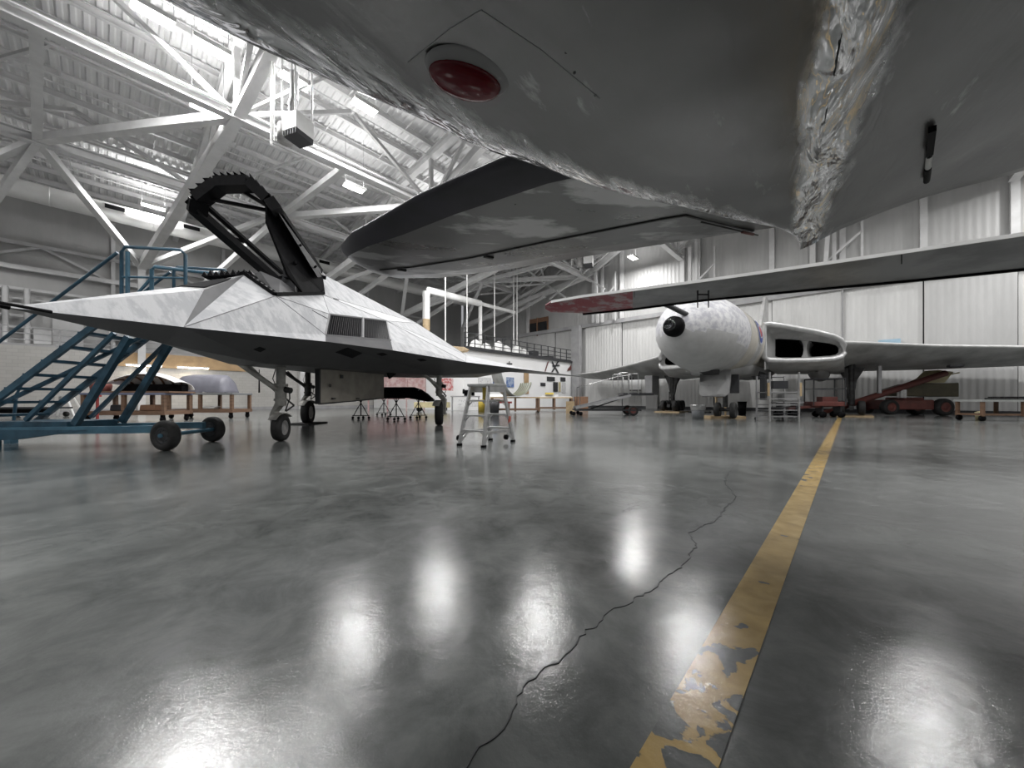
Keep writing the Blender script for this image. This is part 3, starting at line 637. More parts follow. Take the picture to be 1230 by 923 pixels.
# nose sensor ball and refuelling probe
q = MB(); q.lathe((-.12,-2.15,3.22),(-.05,-1,-.02),[(0,.34),(.16,.34),(.25,.30),(.27,.22),(.45,.17),(.52,.16),(.54,.1),(.54,0)],24); q.build('nose_sensor','black',VB)
q = MB(); q.lathe((-.12,-2.6,3.215),(-.05,-1,-.02),[(0,.17),(.14,.165),(.15,.11),(.1,.1),(.1,0)],20); q.build('sensor_lens','black_gloss',VB)
q = MB(); q.cyl((.28,-1.75,3.55),(-.05,-3.1,3.76),.085,.075,n=14); q.cyl((-.05,-3.1,3.76),(-.09,-3.25,3.785),.09,.06,n=14); q.build('refuelling_probe','charcoal',VB)
q = MB(); q.lathe((.3,-1.45,3.5),(-.2,-1,.15),[(-.3,.3),(0,.26),(.25,.18),(.4,.1)],16); q.build('probe_fairing','v_skin',VB)
q = MB(); q.loft([[V((x,s,z)) for x,z in ((-1.35,3.4),(-1.1,4.15),(0,4.55-.04*(s-4)),(1.1,4.15),(1.35,3.4))] for s in (3.2,5,8,12)],False,True,False); q.build('spine','v_skin',VB)
q = MB(); q.loft([[V((x,s,z)) for x,z in ((-.75*w_,4.3),(-.6*w_,4.3+h_*.8),(0,4.35+h_),(.6*w_,4.3+h_*.8),(.75*w_,4.3))] for s,w_,h_ in ((-.3,.3,.02),(.5,1,.42),(1.8,1,.5),(3.6,.8,.3),(5,.4,.05))],False,True,False); q.build('canopy','v_skin',VB)
# roundel on the fuselage flank
for r0,mtn,off in ((.52,'roundel_white',.012),(.46,'roundel_blue',.018),(.27,'roundel_white',.024),(.22,'roundel_red',.03)):
    q = MB(); vs=[V((1.474+off-.018,0,0))]; n=28; pts=[]
    for rr in (0,.5,1):
        for k in range(n):
            a_=2*math.pi*k/n; ds=rr*r0*math.cos(a_); dz=rr*r0*math.sin(a_); th=math.asin(max(-1,min(1,(.28+dz)/1.475))); R_=1.475+off
            pts.append(V((R_*math.cos(th),3.1+ds,3.29+R_*math.sin(th))))
    q.add(pts,[(j*n+k,j*n+(k+1)%n,(j+1)*n+(k+1)%n,(j+1)*n+k) for j in (0,1) for k in range(n)],True); q.build('roundel',mtn,VB)
# wings: loft along span, airfoil sections
def wing(s):
    # station: (|v|, s_LE, s_TE, z_mid, thick)
    stn = [(0.9,4.0,16.4,3.9,.3),(1.5,4.7,16.4,3.9,.3),(3.9,6.85,16.3,3.34,1.25),(4.3,7.15,16.3,3.32,1.15),(7,9.0,16.25,3.10,.9),(10.5,11.2,16.2,2.92,.62),(13.3,13.0,16.2,2.98,.36),(14.0,13.8,16.1,3.0,.08)]
    rings = []
    for v_,a,b,z,t in stn:
        up = [V((s*v_, a+(b-a)*x, z+min(t,.5)*y)) for x,y in ((0,0),(.006,.06),(.02,.12),(.1,.25),(.35,.35),(.7,.1),(1,-.3))]
        dn = [V((s*v_, a+(b-a)*x, z-t*y)) for x,y in ((.004,.06),(.012,.10),(.05,.22),(.15,.5),(.3,.78),(.5,.9),(.8,.6))][::-1]
        rings.append(up+dn)
    return stn, rings
for s in (1,-1):
    stn, rings = wing(s)
    q = MB(); q.loft(rings[2:],True,True); q.build('wing','v_skin',VB)
    # inner section with the intake duct
    def sec(v_,sl,zt,zb,k):
        return None
    q = MB()
    ins = [(1.40,4.3,4.02,2.62),(1.55,4.4,4.06,2.52),(2.1,4.9,3.96,2.48),(3.0,5.7,3.74,2.50),(3.6,6.35,3.55,2.56),(3.85,6.7,3.40,2.66),(3.95,6.85,3.18,2.84)]
    top = [[V((s*v_,sl,zt)),V((s*v_,sl+.3,zt+.14)),V((s*v_,sl+1.4,zt+.22)),V((s*v_,sl+4,zt+.12)),V((s*v_,16.3,3.0))] for v_,sl,zt,zb in ins]
    bt = [[V((s*v_,sl,zb)),V((s*v_,sl+.25,zb-.16)),V((s*v_,sl+1.2,min(2.2,zb-.3))),V((s*v_,sl+4,2.1)),V((s*v_,16.3,2.9))] for v_,sl,zt,zb in ins]
    q.loft(top,False,True,False); q.loft(bt,False,True,False)
    q.add([p for r in (top[-1],bt[-1]) for p in r],[(i,i+1,6+i,5+i) for i in range(4)],True); q.build('inner_wing','v_skin',VB)
    # lip around the opening
    lip = []
    op = [(v_,sl,zt) for v_,sl,zt,zb in ins]+[(v_,sl,zb) for v_,sl,zt,zb in ins[::-1]]
    q = MB(); pts = [V((s*v_,sl-.02,z)) for v_,sl,z in op]; pts.append(pts[0]); q.tube(pts,.11,10); q.build('intake_lip','v_lip',VB)
    # duct funnel to two mouths, dark inside
    inner = [V((s*v_,sl+.03,z)) for v_,sl,z in op]; c = V((s*2.7,7.4,3.1))
    q = MB(); back = [V((s*(2.72+(v_-2.7)*.84), 6.6+(sl-5.9)*.5, 3.08+(z-3.15)*.55)) for v_,sl,z in op]
    q.loft([inner,back],False,True); q.build('intake_duct','v_skin',VB)
    q = MB(); b2 = [p+V((0,1.6,0)) for p in back]; q.loft([back,b2],False,True); q.add(b2,[tuple(range(len(b2)))]); q.build('engine_tunnel','black',VB)
    q = MB(); q.loft([[V((s*2.66+x_*w1,y1,3.08+z_*.44)) for x_,z_ in ((-1.6,1),(1.6,1),(.7,.5),(.5,0),(.7,-.5),(1.6,-1),(-1.6,-1),(-.7,-.5),(-.5,0),(-.7,.5))] for w1,y1 in ((.10,6.35),(.16,6.7),(.2,8.0))],True,True); q.build('intake_splitter','v_skin',VB)
    # boundary layer plate
    q = MB(); q.prism([V((s*1.42,4.3,2.1)),V((s*1.42,4.45,4.0)),V((s*1.42,5.4,4.1)),V((s*1.42,5.2,2.2))],(s*.04,0,0)); q.build('splitter_plate','v_skin',VB)
    # main gear
    g = (s*4.2, 9.6)
    q = MB(); q.cyl((g[0],g[1],2.6),(g[0],g[1],.55),.16,.13,n=16); q.loft([[V((g[0]+x,g[1]+y,2.35)) for x,y in ((-.5,-.1),(.5,-.1),(.5,.3),(-.5,.3))],[V((g[0]+x,g[1]+y,1.75)) for x,y in ((-.25,-.1),(.2,-.1),(.2,.2),(-.25,.2))],[V((g[0]+x,g[1]+y,1.1)) for x,y in ((-.12,-.1),(.12,-.1),(.12,.1),(-.12,.1))]],True,False)
    q.cyl((g[0]-.1,g[1],.9),(g[0]-.1,g[1]+1.4,2.4),.08,n=10); q.beam((g[0],g[1]-.75,.42),(g[0],g[1]+.75,.42),.18,.2)
    q.cyl((g[0]-.18,g[1]-.1,1.3),(g[0]-.18,g[1]-.1,.6),.035,n=8); lg = q.build('main_gear_leg','gear_dark',VB)
    for dy in (-.62,.0,.62):
        for dx in (-.36,.36): wheel(VB,(g[0]+dx,g[1]+dy,.36+.06),(1,0,0),.33,.26,'wheel','rubber','gear_dark')
    q = MB(); q.box((g[0]-s*.0-1.25 if s<0 else g[0]+.95,g[1]-.2,1.72),(.5 if s<0 else .12,1.2,1.25)); q.build('gear_door','f_grey',VB,bevel=.03)
    q = MB(); q.box((s*7.6,10.6,2.30),(.45,.7,.14)); q.build('wing_fairing','charcoal',VB,bevel=.05)
    if s > 0:
        q = MB(); q.lathe((3.0,9.0,2.15),(0,1,0),[(-1.2,.05),(-.9,.3),(0,.42),(1.5,.4),(2.2,.1)],18); q.build('engine_bulge','v_under',VB)
q = MB(); q.box((0,7.2,2.0),(2.2,3.6,.22)); q.build('bay_interior','charcoal',VB)
q = MB(); q.box((.62,2.3,1.45),(.5,.08,.75)); q.build('gear_door','charcoal',VB,bevel=.02)
q = MB(); q.box((1.35,4.6,1.35),(.2,.5,1.1)); q.build('gear_door','charcoal',VB,bevel=.02)
q = MB(); q.cyl((.2,3.1,2.0),(.2,3.1,.5),.1,n=14); q.cyl((.2,3.1,.9),(.2,4.3,1.9),.05,n=10); q.cyl((-.1,3.1,.38),(.5,3.1,.38),.07,n=10); q.build('nose_gear_leg','gear_dark',VB)
for dx in (-.1,.5): wheel(VB,(dx,3.1,.36),(1,0,0),.34,.22,'wheel','rubber','gear_dark')
q = MB(); q.prism([(-.1,12.0,4.2),(-.04,14.2,7.5),(-.04,15.2,7.6),(-.1,16.3,4.0)],(.14,0,0)); q.build('fin','v_skin',VB)
for s in (1,-1):
    w_ = VB.matrix_world
def loc2(v_,u_,base=(6.9,13.7),rz=GA): return V((base[0]+v_*math.cos(rz)-u_*math.sin(rz), base[1]+v_*math.sin(rz)+u_*math.cos(rz),0))
for s,l_ in ((-1,'wooden pad under the left main wheels of the bomber, behind the ramp trailer'),(1,'wooden pad under the bomber wheels at the end of the yellow line')):
    c = loc2(s*4.2,9.6); tag(MB().box((0,0,.03),(1.5,2.2,.06)).build('wheel_pad','wood_light',None,loc=c,rz=GA),l_,'board','wooden wheel pads')
c = loc2(-4.2+1.5,9.9); 
tag(MB().box((0,0,.03),(1.2,.5,.06)).build('chock_board','rubber',None,loc=c,rz=GA),'black flat board on the floor right of the bomber left main wheels','board')
# cradle stand under the crew door
c = G(868,502.5)
t = thing('support_stand','yellow support stand on a plywood base under the bomber crew door','stand',c,0)
MB().box((0,0,.05),(1.5,.9,.1)).build('base','wood_light',t)
for x in (-.28,.12): MB().box((x,0,.52),(.06,.06,.85)).build('post','wood_light',t)
MB().beam((-.28,0,.35),(.12,0,.75),.03,.03).build('brace','alu',t); MB().box((-.08,0,.93),(.5,.1,.05)).build('top_bar','wood_light',t)

# ================================================================== SILVER AIRCRAFT overhead (hull, boot wing)
SA = thing('silver_aircraft','dark silver metal aircraft overhead with red beacon and creased keel','aircraft',(0,0,0),0)
def kk(t_): return V((-1.5,-2.5,2.1)).lerp(V((2.38,3.06,2.1)),t_)
EP = [(-3.2,-2.2),(-2.5,-.6),(-1.9,.55),(-1.60,1.05),(-1.37,1.34),(-1.157,1.537),(-.878,1.737),(-.55,1.95),(-.267,2.16),(.10,2.34),(.488,2.553),(1.0,2.75),(1.60,2.93),(2.05,3.01),(2.36,3.07)]
def epath(t_):
    f = t_*(len(EP)-1); i = min(int(f),len(EP)-2); g = f-i
    def c(j): return V((*EP[max(0,min(len(EP)-1,j))],0))
    p0,p1,p2,p3 = c(i-1),c(i),c(i+1),c(i+2)
    return .5*((2*p1)+(-p0+p2)*g+(2*p0-5*p1+4*p2-p3)*g*g+(-p0+3*p1-3*p2+p3)*g**3)
NT, NS = 90, 40
KT = [min(1,max(0,(i/NT)**1)) for i in range(NT+1)]
rows = []; wts = []; pol = []
for i in range(NT+1):
    t_ = i/NT; e = epath(t_); k = kk(0.06+.94*t_ if t_<1 else 1)
    # keel parameter matched to edge position
    k = kk(min(1,.02+.98*t_**.8))
    row = []; wr = []
    wdt = (e-V((k.x,k.y,0))).length; roll = min(.42, wdt*.45+.02)
    out = (e-V((k.x,k.y,0))); out = out.normalized() if out.length > 1e-4 else V((-.5,.8,0)).normalized()
    e_in = V((e.x,e.y,0))-out*roll*.55
    for j in range(NS+1):
        s_ = j/NS; p = V((k.x,k.y,0)).lerp(e_in, s_); z = 2.1+.13*s_**1.6
        p.z = z; d = s_*wdt
        cw = max(0,1-d/.16)*min(1,max(0,(t_-.35)/.3)); ew = max(0,1-(1-s_)*wdt/.12)*.5
        cw = max(cw, ew)
        p.z += .010*noise.noise(V((p.x*3,p.y*3,0)))*1+cw*.012*noise.noise(V((p.x*14,p.y*14,3)))
        row.append(p); wr.append(cw)
    for q_ in range(1,9):
        a_ = q_/8*math.pi/2; p = e_in+out*(roll*.55*math.sin(a_)); p.z = 2.23+roll*.8*(1-math.cos(a_)); row.append(p); wr.append(.22)
    hgt = 1.2 if t_ < .6 else max(.25,1.2-(t_-.6)*2.4)
    p = row[-1]-out*.1; row.append(V((p.x,p.y,2.23+roll*.8+hgt*.5))); wr.append(.3)
    row.append(V((k.x,k.y,2.23+roll*.8+hgt))); wr.append(.1)
    pr_ = [0]*len(row)
    for j in range(len(row)):
        if j <= NS: d = (1-j/NS)*wdt; pr_[j] = max(.42*max(0,1-d/.30), .5*min(1,wr[j]*1.3), .02)
        else: pr_[j] = .5
    rows.append(row); wts.append(wr); pol.append(pr_)
q = MB(); n = len(rows[0]); q.loft(rows,False,True,False)
hull = q.build('fuselage','bare_metal',SA,fix=True)
at = hull.data.attributes.new('crinkle','FLOAT','POINT'); fl_ = [x for r in wts for x in r]
for i,x in enumerate(fl_): at.data[i].value = min(x,1)
at = hull.data.attributes.new('polish','FLOAT','POINT'); fl2 = [x for r in pol for x in r]
for i,x in enumerate(fl2): at.data[i].value = x
# right wing underside
TEp = [(2.38,3.06,2.10),(2.48,3.02,2.135),(2.62,2.95,2.21),(2.86,2.90,2.30),(3.11,2.85,2.39),(3.73,2.70,2.52),(5.0,2.4,2.7),(7.5,1.8,3.0)]
FRp = [(-1.5,-2.5,2.1),(-1.2,-2.6,2.1),(-.8,-2.7,2.12),(0,-2.8,2.2),(.9,-2.9,2.3),(2,-3.0,2.45),(3.6,-3.2,2.65),(6,-3.6,2.95)]
q = MB(); rows=[]; wts=[]
cols = []
for i in range(len(TEp)-1):
    k = 8
    for j in range(k): cols.append((V(TEp[i]).lerp(V(TEp[i+1]),j/k), V(FRp[i]).lerp(V(FRp[i+1]),j/k)))
cols.append((V(TEp[-1]),V(FRp[-1])))
for te,fr in cols:
    row=[]; wr=[]
    for j in range(61):
        f = j/60; p = fr.lerp(te,f); d = (p-kk(min(1,f))).length
        cw = max(0,1-d/.22)*min(1,max(0,(f-.45)/.3)); p.z += .010*noise.noise(V((p.x*3,p.y*3,0)))+cw*.02*noise.noise(V((p.x*12,p.y*12,7)))
        row.append(p); wr.append(cw)
    for f,th in ((.97,.05),(.8,.16),(.4,.3),(.05,.2)):
        p = fr.lerp(te,f)+V((0,0,th)); row.append(p); wr.append(0)
    rows.append(row); wts.append(wr)
q.loft(rows,False,True,True); wg = q.build('wing','bare_metal',SA)
at = wg.data.attributes.new('crinkle','FLOAT','POINT')
for i,x in enumerate([x for r in wts for x in r]): at.data[i].value = x
at = wg.data.attributes.new('polish','FLOAT','POINT')
for i,x in enumerate([x for r in wts for x in r]): at.data[i].value = .45*min(1,x*1.3)
# beacon
bc = P(563,95,1.60); 
q = MB(); ax = V((.62,.78,0)).normalized(); bx = V((-.78,.62,0)).normalized()   # long axis along world direction
def ell(c,a_,b_,d_,n1=28,n2=9):
    rg=[]
    for i in range(n2):
        ph = i/(n2-1)*math.pi/2; rg.append([c+V((.93,.37,0)).normalized()*(a_*math.cos(ph)*math.cos(2*math.pi*k/n1))+V((-.37,.93,0)).normalized()*(b_*math.cos(ph)*math.sin(2*math.pi*k/n1))+V((0,0,-d_*math.sin(ph))) for k in range(n1)])
    return rg
bcz = V((-.19,1.52,2.165))
q.loft(ell(bcz,.150,.088,.045),False,True); be = q.build('beacon','beacon_red',SA)
q = MB(); q.loft(ell(bcz+V((.015,-.02,.012)),.175,.115,.02),False,True); q.build('beacon_rim','steel_grey',be)
q = MB()
for px,py in ((690,85),(680,60),(715,112),(826,118),(832,124)): 
    c = P(px,py,1.5); s_ = (2.16-EYE)/(c.z-EYE); c = V((c.x*s_,c.y*s_,2.15)); q.cyl(c,c+V((0,0,.03)),.006,n=8)
q.build('rivet','gear_dark',SA)
q = MB()
def seamp(pts,z,w_=.006):
    ps=[]
    for px,py in pts: r=(HY-py)/FP; Y=(z-EYE)/r; ps.append(V(((px-CX)/FP*Y,Y,z)))
    for a,b in zip(ps,ps[1:]): q.beam(a,b,w_,.004)
seamp([(490,75),(540,35),(578,12)],2.12,.0018); seamp([(578,12),(650,60),(720,118)],2.115,.0018); q.build('panel_seam','steel_grey',SA)
# static wick on the right wing
q = MB(); a = P(1120,155,1.84); b_ = P(1113,218,2.46); d = b_-a
q.beam(a,a+d*.40,.028,.028); q.cyl(a+d*.45,a+d*.7,.012,n=8); q.cyl(a+d*.7,b_,.016,n=8); q.build('static_wick','black',SA)
MB().cyl(a+d*.45,a+d*.68,.014,n=8).build('wick_band','white_paint',SA)
# left wing with de-icing boot
STN = [((.55,2.05,2.36),(2.7,3.1,2.36),.22),((-.08,2.37,2.40),(2.0,3.42,2.38),.22),((-.75,2.90,2.45),(1.0,4.0,2.43),.20),((-1.25,3.39,2.5),(0.0,4.65,2.49),.17),((-1.65,3.80,2.56),(-1.0,5.15,2.54),.14),((-1.93,4.18,2.6),(-1.62,5.30,2.58),.11),((-2.02,4.40,2.62),(-1.90,5.15,2.60),.08),((-2.04,4.62,2.63),(-2.03,4.85,2.62),.04)]
def afo(le,te,th,x):   # half thickness profile
    return th*1.6*(math.sqrt(max(x,0))*.55-.25*x-.2*x*x-.1*x**3)
XS=[0,.01,.03,.07,.12,.18,.3,.45,.6,.72,.85,1]
def wingpts(stns, xs, lower=True, off=0):
    rg=[]
    for le,te,th in stns:
        le,te=V(le),V(te); rg.append([le.lerp(te,x)+V((0,0,(-1 if lower else 1)*(afo(le,te,th,x)+off))) for x in xs])
    return rg
q = MB(); rg=[]
for lo,up in zip(wingpts(STN,XS,True),wingpts(STN,XS,False)): rg.append(lo+up[::-1][1:-1])
q.loft(rg,True,True); lw = q.build('tailplane','under_silver',SA)
xb=[0,.01,.03,.07,.12,.155]
q = MB(); rg=[]
for lo,up in zip(wingpts(STN[:7],xb,True,.006),wingpts(STN[:7],xb,False,.006)): rg.append(lo[::-1]+up[1:])
q.loft(rg,False,True,False); q.build('deicing_boot','boot',lw)
def onw(fx,fs):  # fx chord fraction, fs station float
    i=min(int(fs),len(STN)-2); g=fs-i; le=V(STN[i][0]).lerp(V(STN[i+1][0]),g); te=V(STN[i][1]).lerp(V(STN[i+1][1]),g); th=STN[i][2]*(1-g)+STN[i+1][2]*g
    return le.lerp(te,fx)-V((0,0,afo(le,te,th,fx)+.004))
q = MB()
hp=[onw(.62,f/4) for f in range(3,21)]
for a,b in zip(hp,hp[1:]): q.beam(a,b,.018,.012)
a,b=onw(.62,.75),onw(1.0,.75); q.beam(a,b,.02,.012)
q.build('hinge_line','gear_dark',lw)
q = MB(); q.cyl(onw(.7,.75)-V((0,0,.02)),onw(1.03,.75)-V((0,0,.03)),.007,n=8); q.build('control_rod','gear_dark',lw)
q = MB(); q.cyl(onw(.93,.75)-V((0,0,.026)),onw(1.0,.75)-V((0,0,.03)),.013,n=8); q.build('rod_end','rust_red',lw)
q = MB()
for f in (2.8,4.4): p=onw(.66,f); q.box(p,(.11,.04,.03),.5)
q.build('hinge_bracket','gear_dark',lw)
# landing gear of the silver aircraft (behind the photographer)
for x,y in ((-2.2,-1.9),(4.6,-2.6),(1.6,-7.0)):
    q = MB(); q.cyl((x,y,2.5),(x,y,.6),.09,n=14); q.cyl((x,y,.6),(x+.2,y,.4),.07,n=12); lg=q.build('gear_leg','gear_white',SA); wheel(SA,(x+.22,y,.38),(1,0,0),.38,.26)
q = MB(); q.loft([[V((cx_+r*math.cos(a_*math.pi/8),cy_+.3*r*math.sin(a_*math.pi/8)*0,3.0+r*math.sin(a_*math.pi/8))) for a_ in range(16)] for cx_,cy_,r in ((1.6,-8.5,.2),(1.5,-7.8,.7),(.9,-6,.95),(.2,-4,1.0),(-.6,-1.9,.9))],True,True); q.build('forward_fuselage','bare_metal',SA)

# ================================================================== long narrow wing with red tip
BW = thing('narrow_wing','long narrow grey wing with red tip reaching in from the right','aircraft wing',(0,0,0),0)
def bsec(px, yu, yl, zz):  # near edge / far edge at this pixel column
    Yn = (zz-EYE)/((HY-yu)/FP); Yf = (zz-EYE)/((HY-yl)/FP)
    return V(((px-CX)/FP*Yn,Yn,zz)), V(((px-CX)/FP*Yf,Yf,zz))
bs_ = [(655,367,371,2.9),(662,364.5,373.5,2.9),(700,358,375,2.9),(760,350.5,369,2.9),(845,339.5,358,2.9),(960,323.5,346.5,2.9),(1100,303.5,333.5,2.9),(1230,284.5,320,2.9)]
ns = [bsec(*b) for b in bs_]
d = (ns[-1][0]-ns[-2][0]).normalized(); d2=(ns[-1][1]-ns[-2][1]).normalized()
ns.append((ns[-1][0]+d*4.5, ns[-1][1]+d2*4.5))
def bladering(a,b,th):
    c = b-a; r=[]
    lo=[(0,.02),(.06,.03),(.3,-.02),(.6,-.05),(.85,-.06),(.97,-.04),(1,0)]; up=[(.95,.05),(.7,.09),(.4,.1),(.1,.07),(0,.045)]
    return [a+c*x+V((0,0,z*th)) for x,z in lo]+[a+c*x+V((0,0,z*th)) for x,z in up]
th=[.3]+[1]*(len(ns)-1)
q = MB(); q.loft([bladering(a,b,t_) for (a,b),t_ in list(zip(ns,th))[3:]],True,True); q.build('blade_skin','blade_grey',BW)
q = MB(); q.loft([bladering(a,b,t_) for (a,b),t_ in list(zip(ns,th))[:4]],True,True); q.build('wing_tip','blade_red',BW)
q = MB()
for i in range(1,len(ns)-1): q.beam(ns[i][0]+V((0,-.012,.03)),ns[i+1][0]+V((0,-.012,.03)),.02,.05)
q.build('upper_edge','white_paint',BW)
q = MB()
for i in range(2,len(ns)-1): q.beam(ns[i][1]+V((0,-.02,-.05)),ns[i+1][1]+V((0,-.02,-.05)),.05,.05)
q.build('rubber_strip','black',BW)
q = MB()
for x in (838,851):
    c = P(x,358,6.05); q.cyl(c+V((0,0,.12)),c+V((0,-.0,-.16)),.015,.008,n=8)
q.beam(P(838,354,6.05),P(851,354,6.05),.02,.02); q.build('aerial','black',BW)
q = MB(); a,b = bsec(1083,306,337,2.885); q.beam(a,b.lerp(a,.4),.012,.01); a,b = bsec(762,350.5,369,2.885); q.beam(a,b,.01,.01); q.build('panel_gap','black',BW)
c = ns[-1][0].lerp(ns[-2][0],.25)+V((.1,.35,0))
t = thing('trestle','tall steel trestle holding up the narrow wing outside the right edge','trestle',(c.x,c.y,0),0)
for x,y in ((-.4,-.3),(.4,-.3),(-.4,.3),(.4,.3)): MB().beam((x,y,0),(x*.3,y*.3,2.78),.06,.06).build('leg','steel_grey',t)
MB().box((0,0,2.81),(.5,.3,.06)).build('top_bar','steel_grey',t)

# ================================================================== BLUE BOARDING STAIR
ST = thing('boarding_stair','blue wheeled steel boarding stair rising behind the jet nose at left','stair',(-7.4,6.6,0),0)
ox,oy = -7.4,6.6
def W(x,y,z): return V((x-ox,y-oy,z))
YN,YF = 6.15,7.1
def sz(x): return .83+(x+8.57)*.755
for y in (YN,YF): MB().beam(W(-9.5,y,sz(-9.5)),W(-6.5,y,sz(-6.5)),.05,.10,up=(0,0,1)).build('stringer','blue_paint',ST)
for i in range(10):
    xx=-9.25+i*.305
    if sz(xx)<2.36: MB().box(W(xx,(YN+YF)/2,sz(xx)+.02),(.20,YF-YN,.045)).build('tread','blue_paint',ST)
q=MB(); q.box(W(-6.15,(YN+YF)/2,2.37),(.72,YF-YN,.06)); q.beam(W(-6.5,YN,2.33),W(-5.8,YN,2.33),.06,.12); q.beam(W(-6.5,YF,2.33),W(-5.8,YF,2.33),.06,.12); q.build('platform','blue_paint',ST)
for y in (YN,YF):
    MB().tube([W(-9.55,y,sz(-9.55)+.35),W(-9.5,y,sz(-9.5)+.8),W(-9.4,y,sz(-9.4)+.93),W(-6.55,y,sz(-6.55)+.93)],.024,8).build('handrail','blue_paint',ST)
    MB().beam(W(-5.9,y,.35),W(-9.9,y,.30),.08,.12).build('frame_rail','blue_light',ST)
for y in (YN,YF): MB().tube([W(-6.48,y,2.3),W(-6.48,y,3.3),W(-6.42,y,3.38),W(-5.5,y,3.33),W(-5.42,y,3.25),W(-5.42,y,2.5)],.026,8).build('guard_rail','blue_paint',ST)
for y in (YN,YF): MB().tube([W(-6.48,y,2.88),W(-5.42,y,2.86)],.018,8).build('mid_rail','blue_light',ST)
q=MB(); q.tube([W(-5.98,YN,2.4),W(-5.98,YN,3.0),W(-5.93,YN,3.05),W(-5.1,YN+.4,3.05)],.028,8); q.beam(W(-6.4,YN,2.4),W(-5.95,YN,2.9),.03,.03); q.beam(W(-6.38,YN,2.3),W(-6.38,YN,3.3),.04,.04); q.build('gate_post','blue_light',ST)
MB().beam(W(-7.37,YN+.1,.42),W(-6.46,YN+.1,1.9),.08,.10).build('support_leg','blue_paint',ST)
MB().beam(W(-7.37,YF-.1,.42),W(-6.46,YF-.1,1.9),.08,.10).build('support_leg','blue_paint',ST)
for y in (YN,YF): MB().beam(W(-8.07,y,.5),W(-6.6,y,1.95),.05,.06).build('brace','blue_paint',ST)
MB().beam(W(-9.3,YN+.05,.42),W(-6.6,YF-.1,2.2),.05,.06).build('brace','blue_paint',ST)
q=MB(); q.box(W(-8.1,6.6,.42),(1.3,.8,.10)); q.prism([W(-8.9,6.1,.34),W(-7.0,6.1,.34),W(-8.2,6.1,.18),W(-8.8,6.1,.16)],(0,.12,0)); q.build('ballast_tray','blue_paint',ST)
MB().box(W(-8.65,6.1,.14),(.22,.2,.28)).build('jack_foot','blue_light',ST)
for x,y in ((-9.6,YN),(-9.6,YF)): MB().box(W(x,y,.15),(.12,.12,.3)).build('jack_foot','blue_light',ST)
q=MB(); q.cyl(W(-5.75,6.05,.25),W(-5.95,7.55,.25),.035,n=10); q.beam(W(-5.9,YN,.3),W(-5.6,YN,.27),.06,.06); q.build('axle','blue_light',ST)
for x,y in ((-5.72,6.12),(-5.98,7.4)): wheel(ST,W(x,y,.25),(.2,1,0),.25,.16,'wheel','rubber','charcoal')

# ================================================================== wooden carts at left
def cart(name,label,c,rz,Lx,Ly,zt,top,frame,grp=None):
    t = thing(name,label,'cart',c,rz,grp)
    MB().box((0,0,zt),(Lx,Ly,.07)).build('top',top,t,bevel=.005)
    fr=MB(); 
    for y in (-Ly/2+.05,Ly/2-.05): fr.box((0,y,.33),(Lx,.08,.14))
    for x in (-Lx/2+.05,Lx/2-.05): fr.box((x,0,.33),(.08,Ly-.1,.14))
    fr.box((0,0,.39),(Lx-.1,Ly-.1,.03)); fr.build('lower_shelf',frame,t)
    for x in (-Lx/2+.08,0,Lx/2-.08):
        for y in (-Ly/2+.08,Ly/2-.08): MB().box((x,y,(zt+.3)/2),(.11,.11,zt-.33)).build('leg',frame,t)
    for x in (-Lx/2+.15,Lx/2-.15):
        for y in (-Ly/2+.12,Ly/2-.12):
            k=MB(); k.lathe((x,y,.1),(1,0,0),[(-.03,0),(-.03,.1),(.03,.1),(.03,0)],16); k.box((x,y,.21),(.1,.1,.1)); k.build('caster','black',t)
    return t
cart('wooden_cart','long wooden cart with blue-grey top carrying a white shell',V((-14.1,14.0,0)),.06,2.9,1.3,1.03,'blue_top','wood')
t = thing('aircraft_shell','white curved aircraft cover with dark ribbed inside on the cart','aircraft part',(-13.8,14.0,1.07),.06)
rg=[];rg2=[]
for i in range(15):
    x=-1.25+2.5*i/14; h=.62*math.sin(math.pi*min(1,max(.0,(i+1.2)/17)))**.8+.05
    rg.append([V((x,.62*math.cos(a_),.12+h*math.sin(a_))) for a_ in [math.pi*(k*.66/12) for k in range(13)]]); rg2.append([V((p.x,p.y*.93,.1+(p.z-.12)*.9)) for p in rg[-1]])
q=MB(); q.loft(rg,False,True,False); so=q.build('shell','white_paint',t); so.modifiers.new('s','SOLIDIFY').thickness=.02
q=MB()
for i in (2,4,6,8,10,12): 
    for a,b in zip(rg2[i],rg2[i][1:]): q.beam(a,b,.04,.05)
q.build('rib','wood',t); MB().box((0,0,.03),(2.6,1.2,.06)).build('cradle_board','wood',t)
q=MB(); q.box((0,.35,.2),(2.2,.3,.28)); q.build('inner_lining','black',t)
cart('wooden_cart','low wooden cart with grey top carrying a dark grey panel',V((-13.35,16.4,0)),-.02,2.9,1.2,1.06,'grey_plastic','wood')
t = thing('aircraft_fairing','slate grey curved fairing lying on the second wooden cart','aircraft part',(-13.5,16.4,1.1),0)
rg=[]
for x,h,w_ in ((-1.15,.1,.5),(-1.1,.45,.52),(-.95,.74,.52),(-.6,.8,.55),(.3,.8,.55),(.85,.78,.5),(1.0,.6,.5),(1.1,.08,.45)): rg.append([V((x,w_*math.cos(a_),.02+h*math.sin(a_))) for a_ in [math.pi*k/10 for k in range(11)]])
MB().loft(rg,True,True,False).build('shell','slate',t)
MB().box((.3,-.5,.03),(.08,.1,.05)).build('bracket','alu',t)
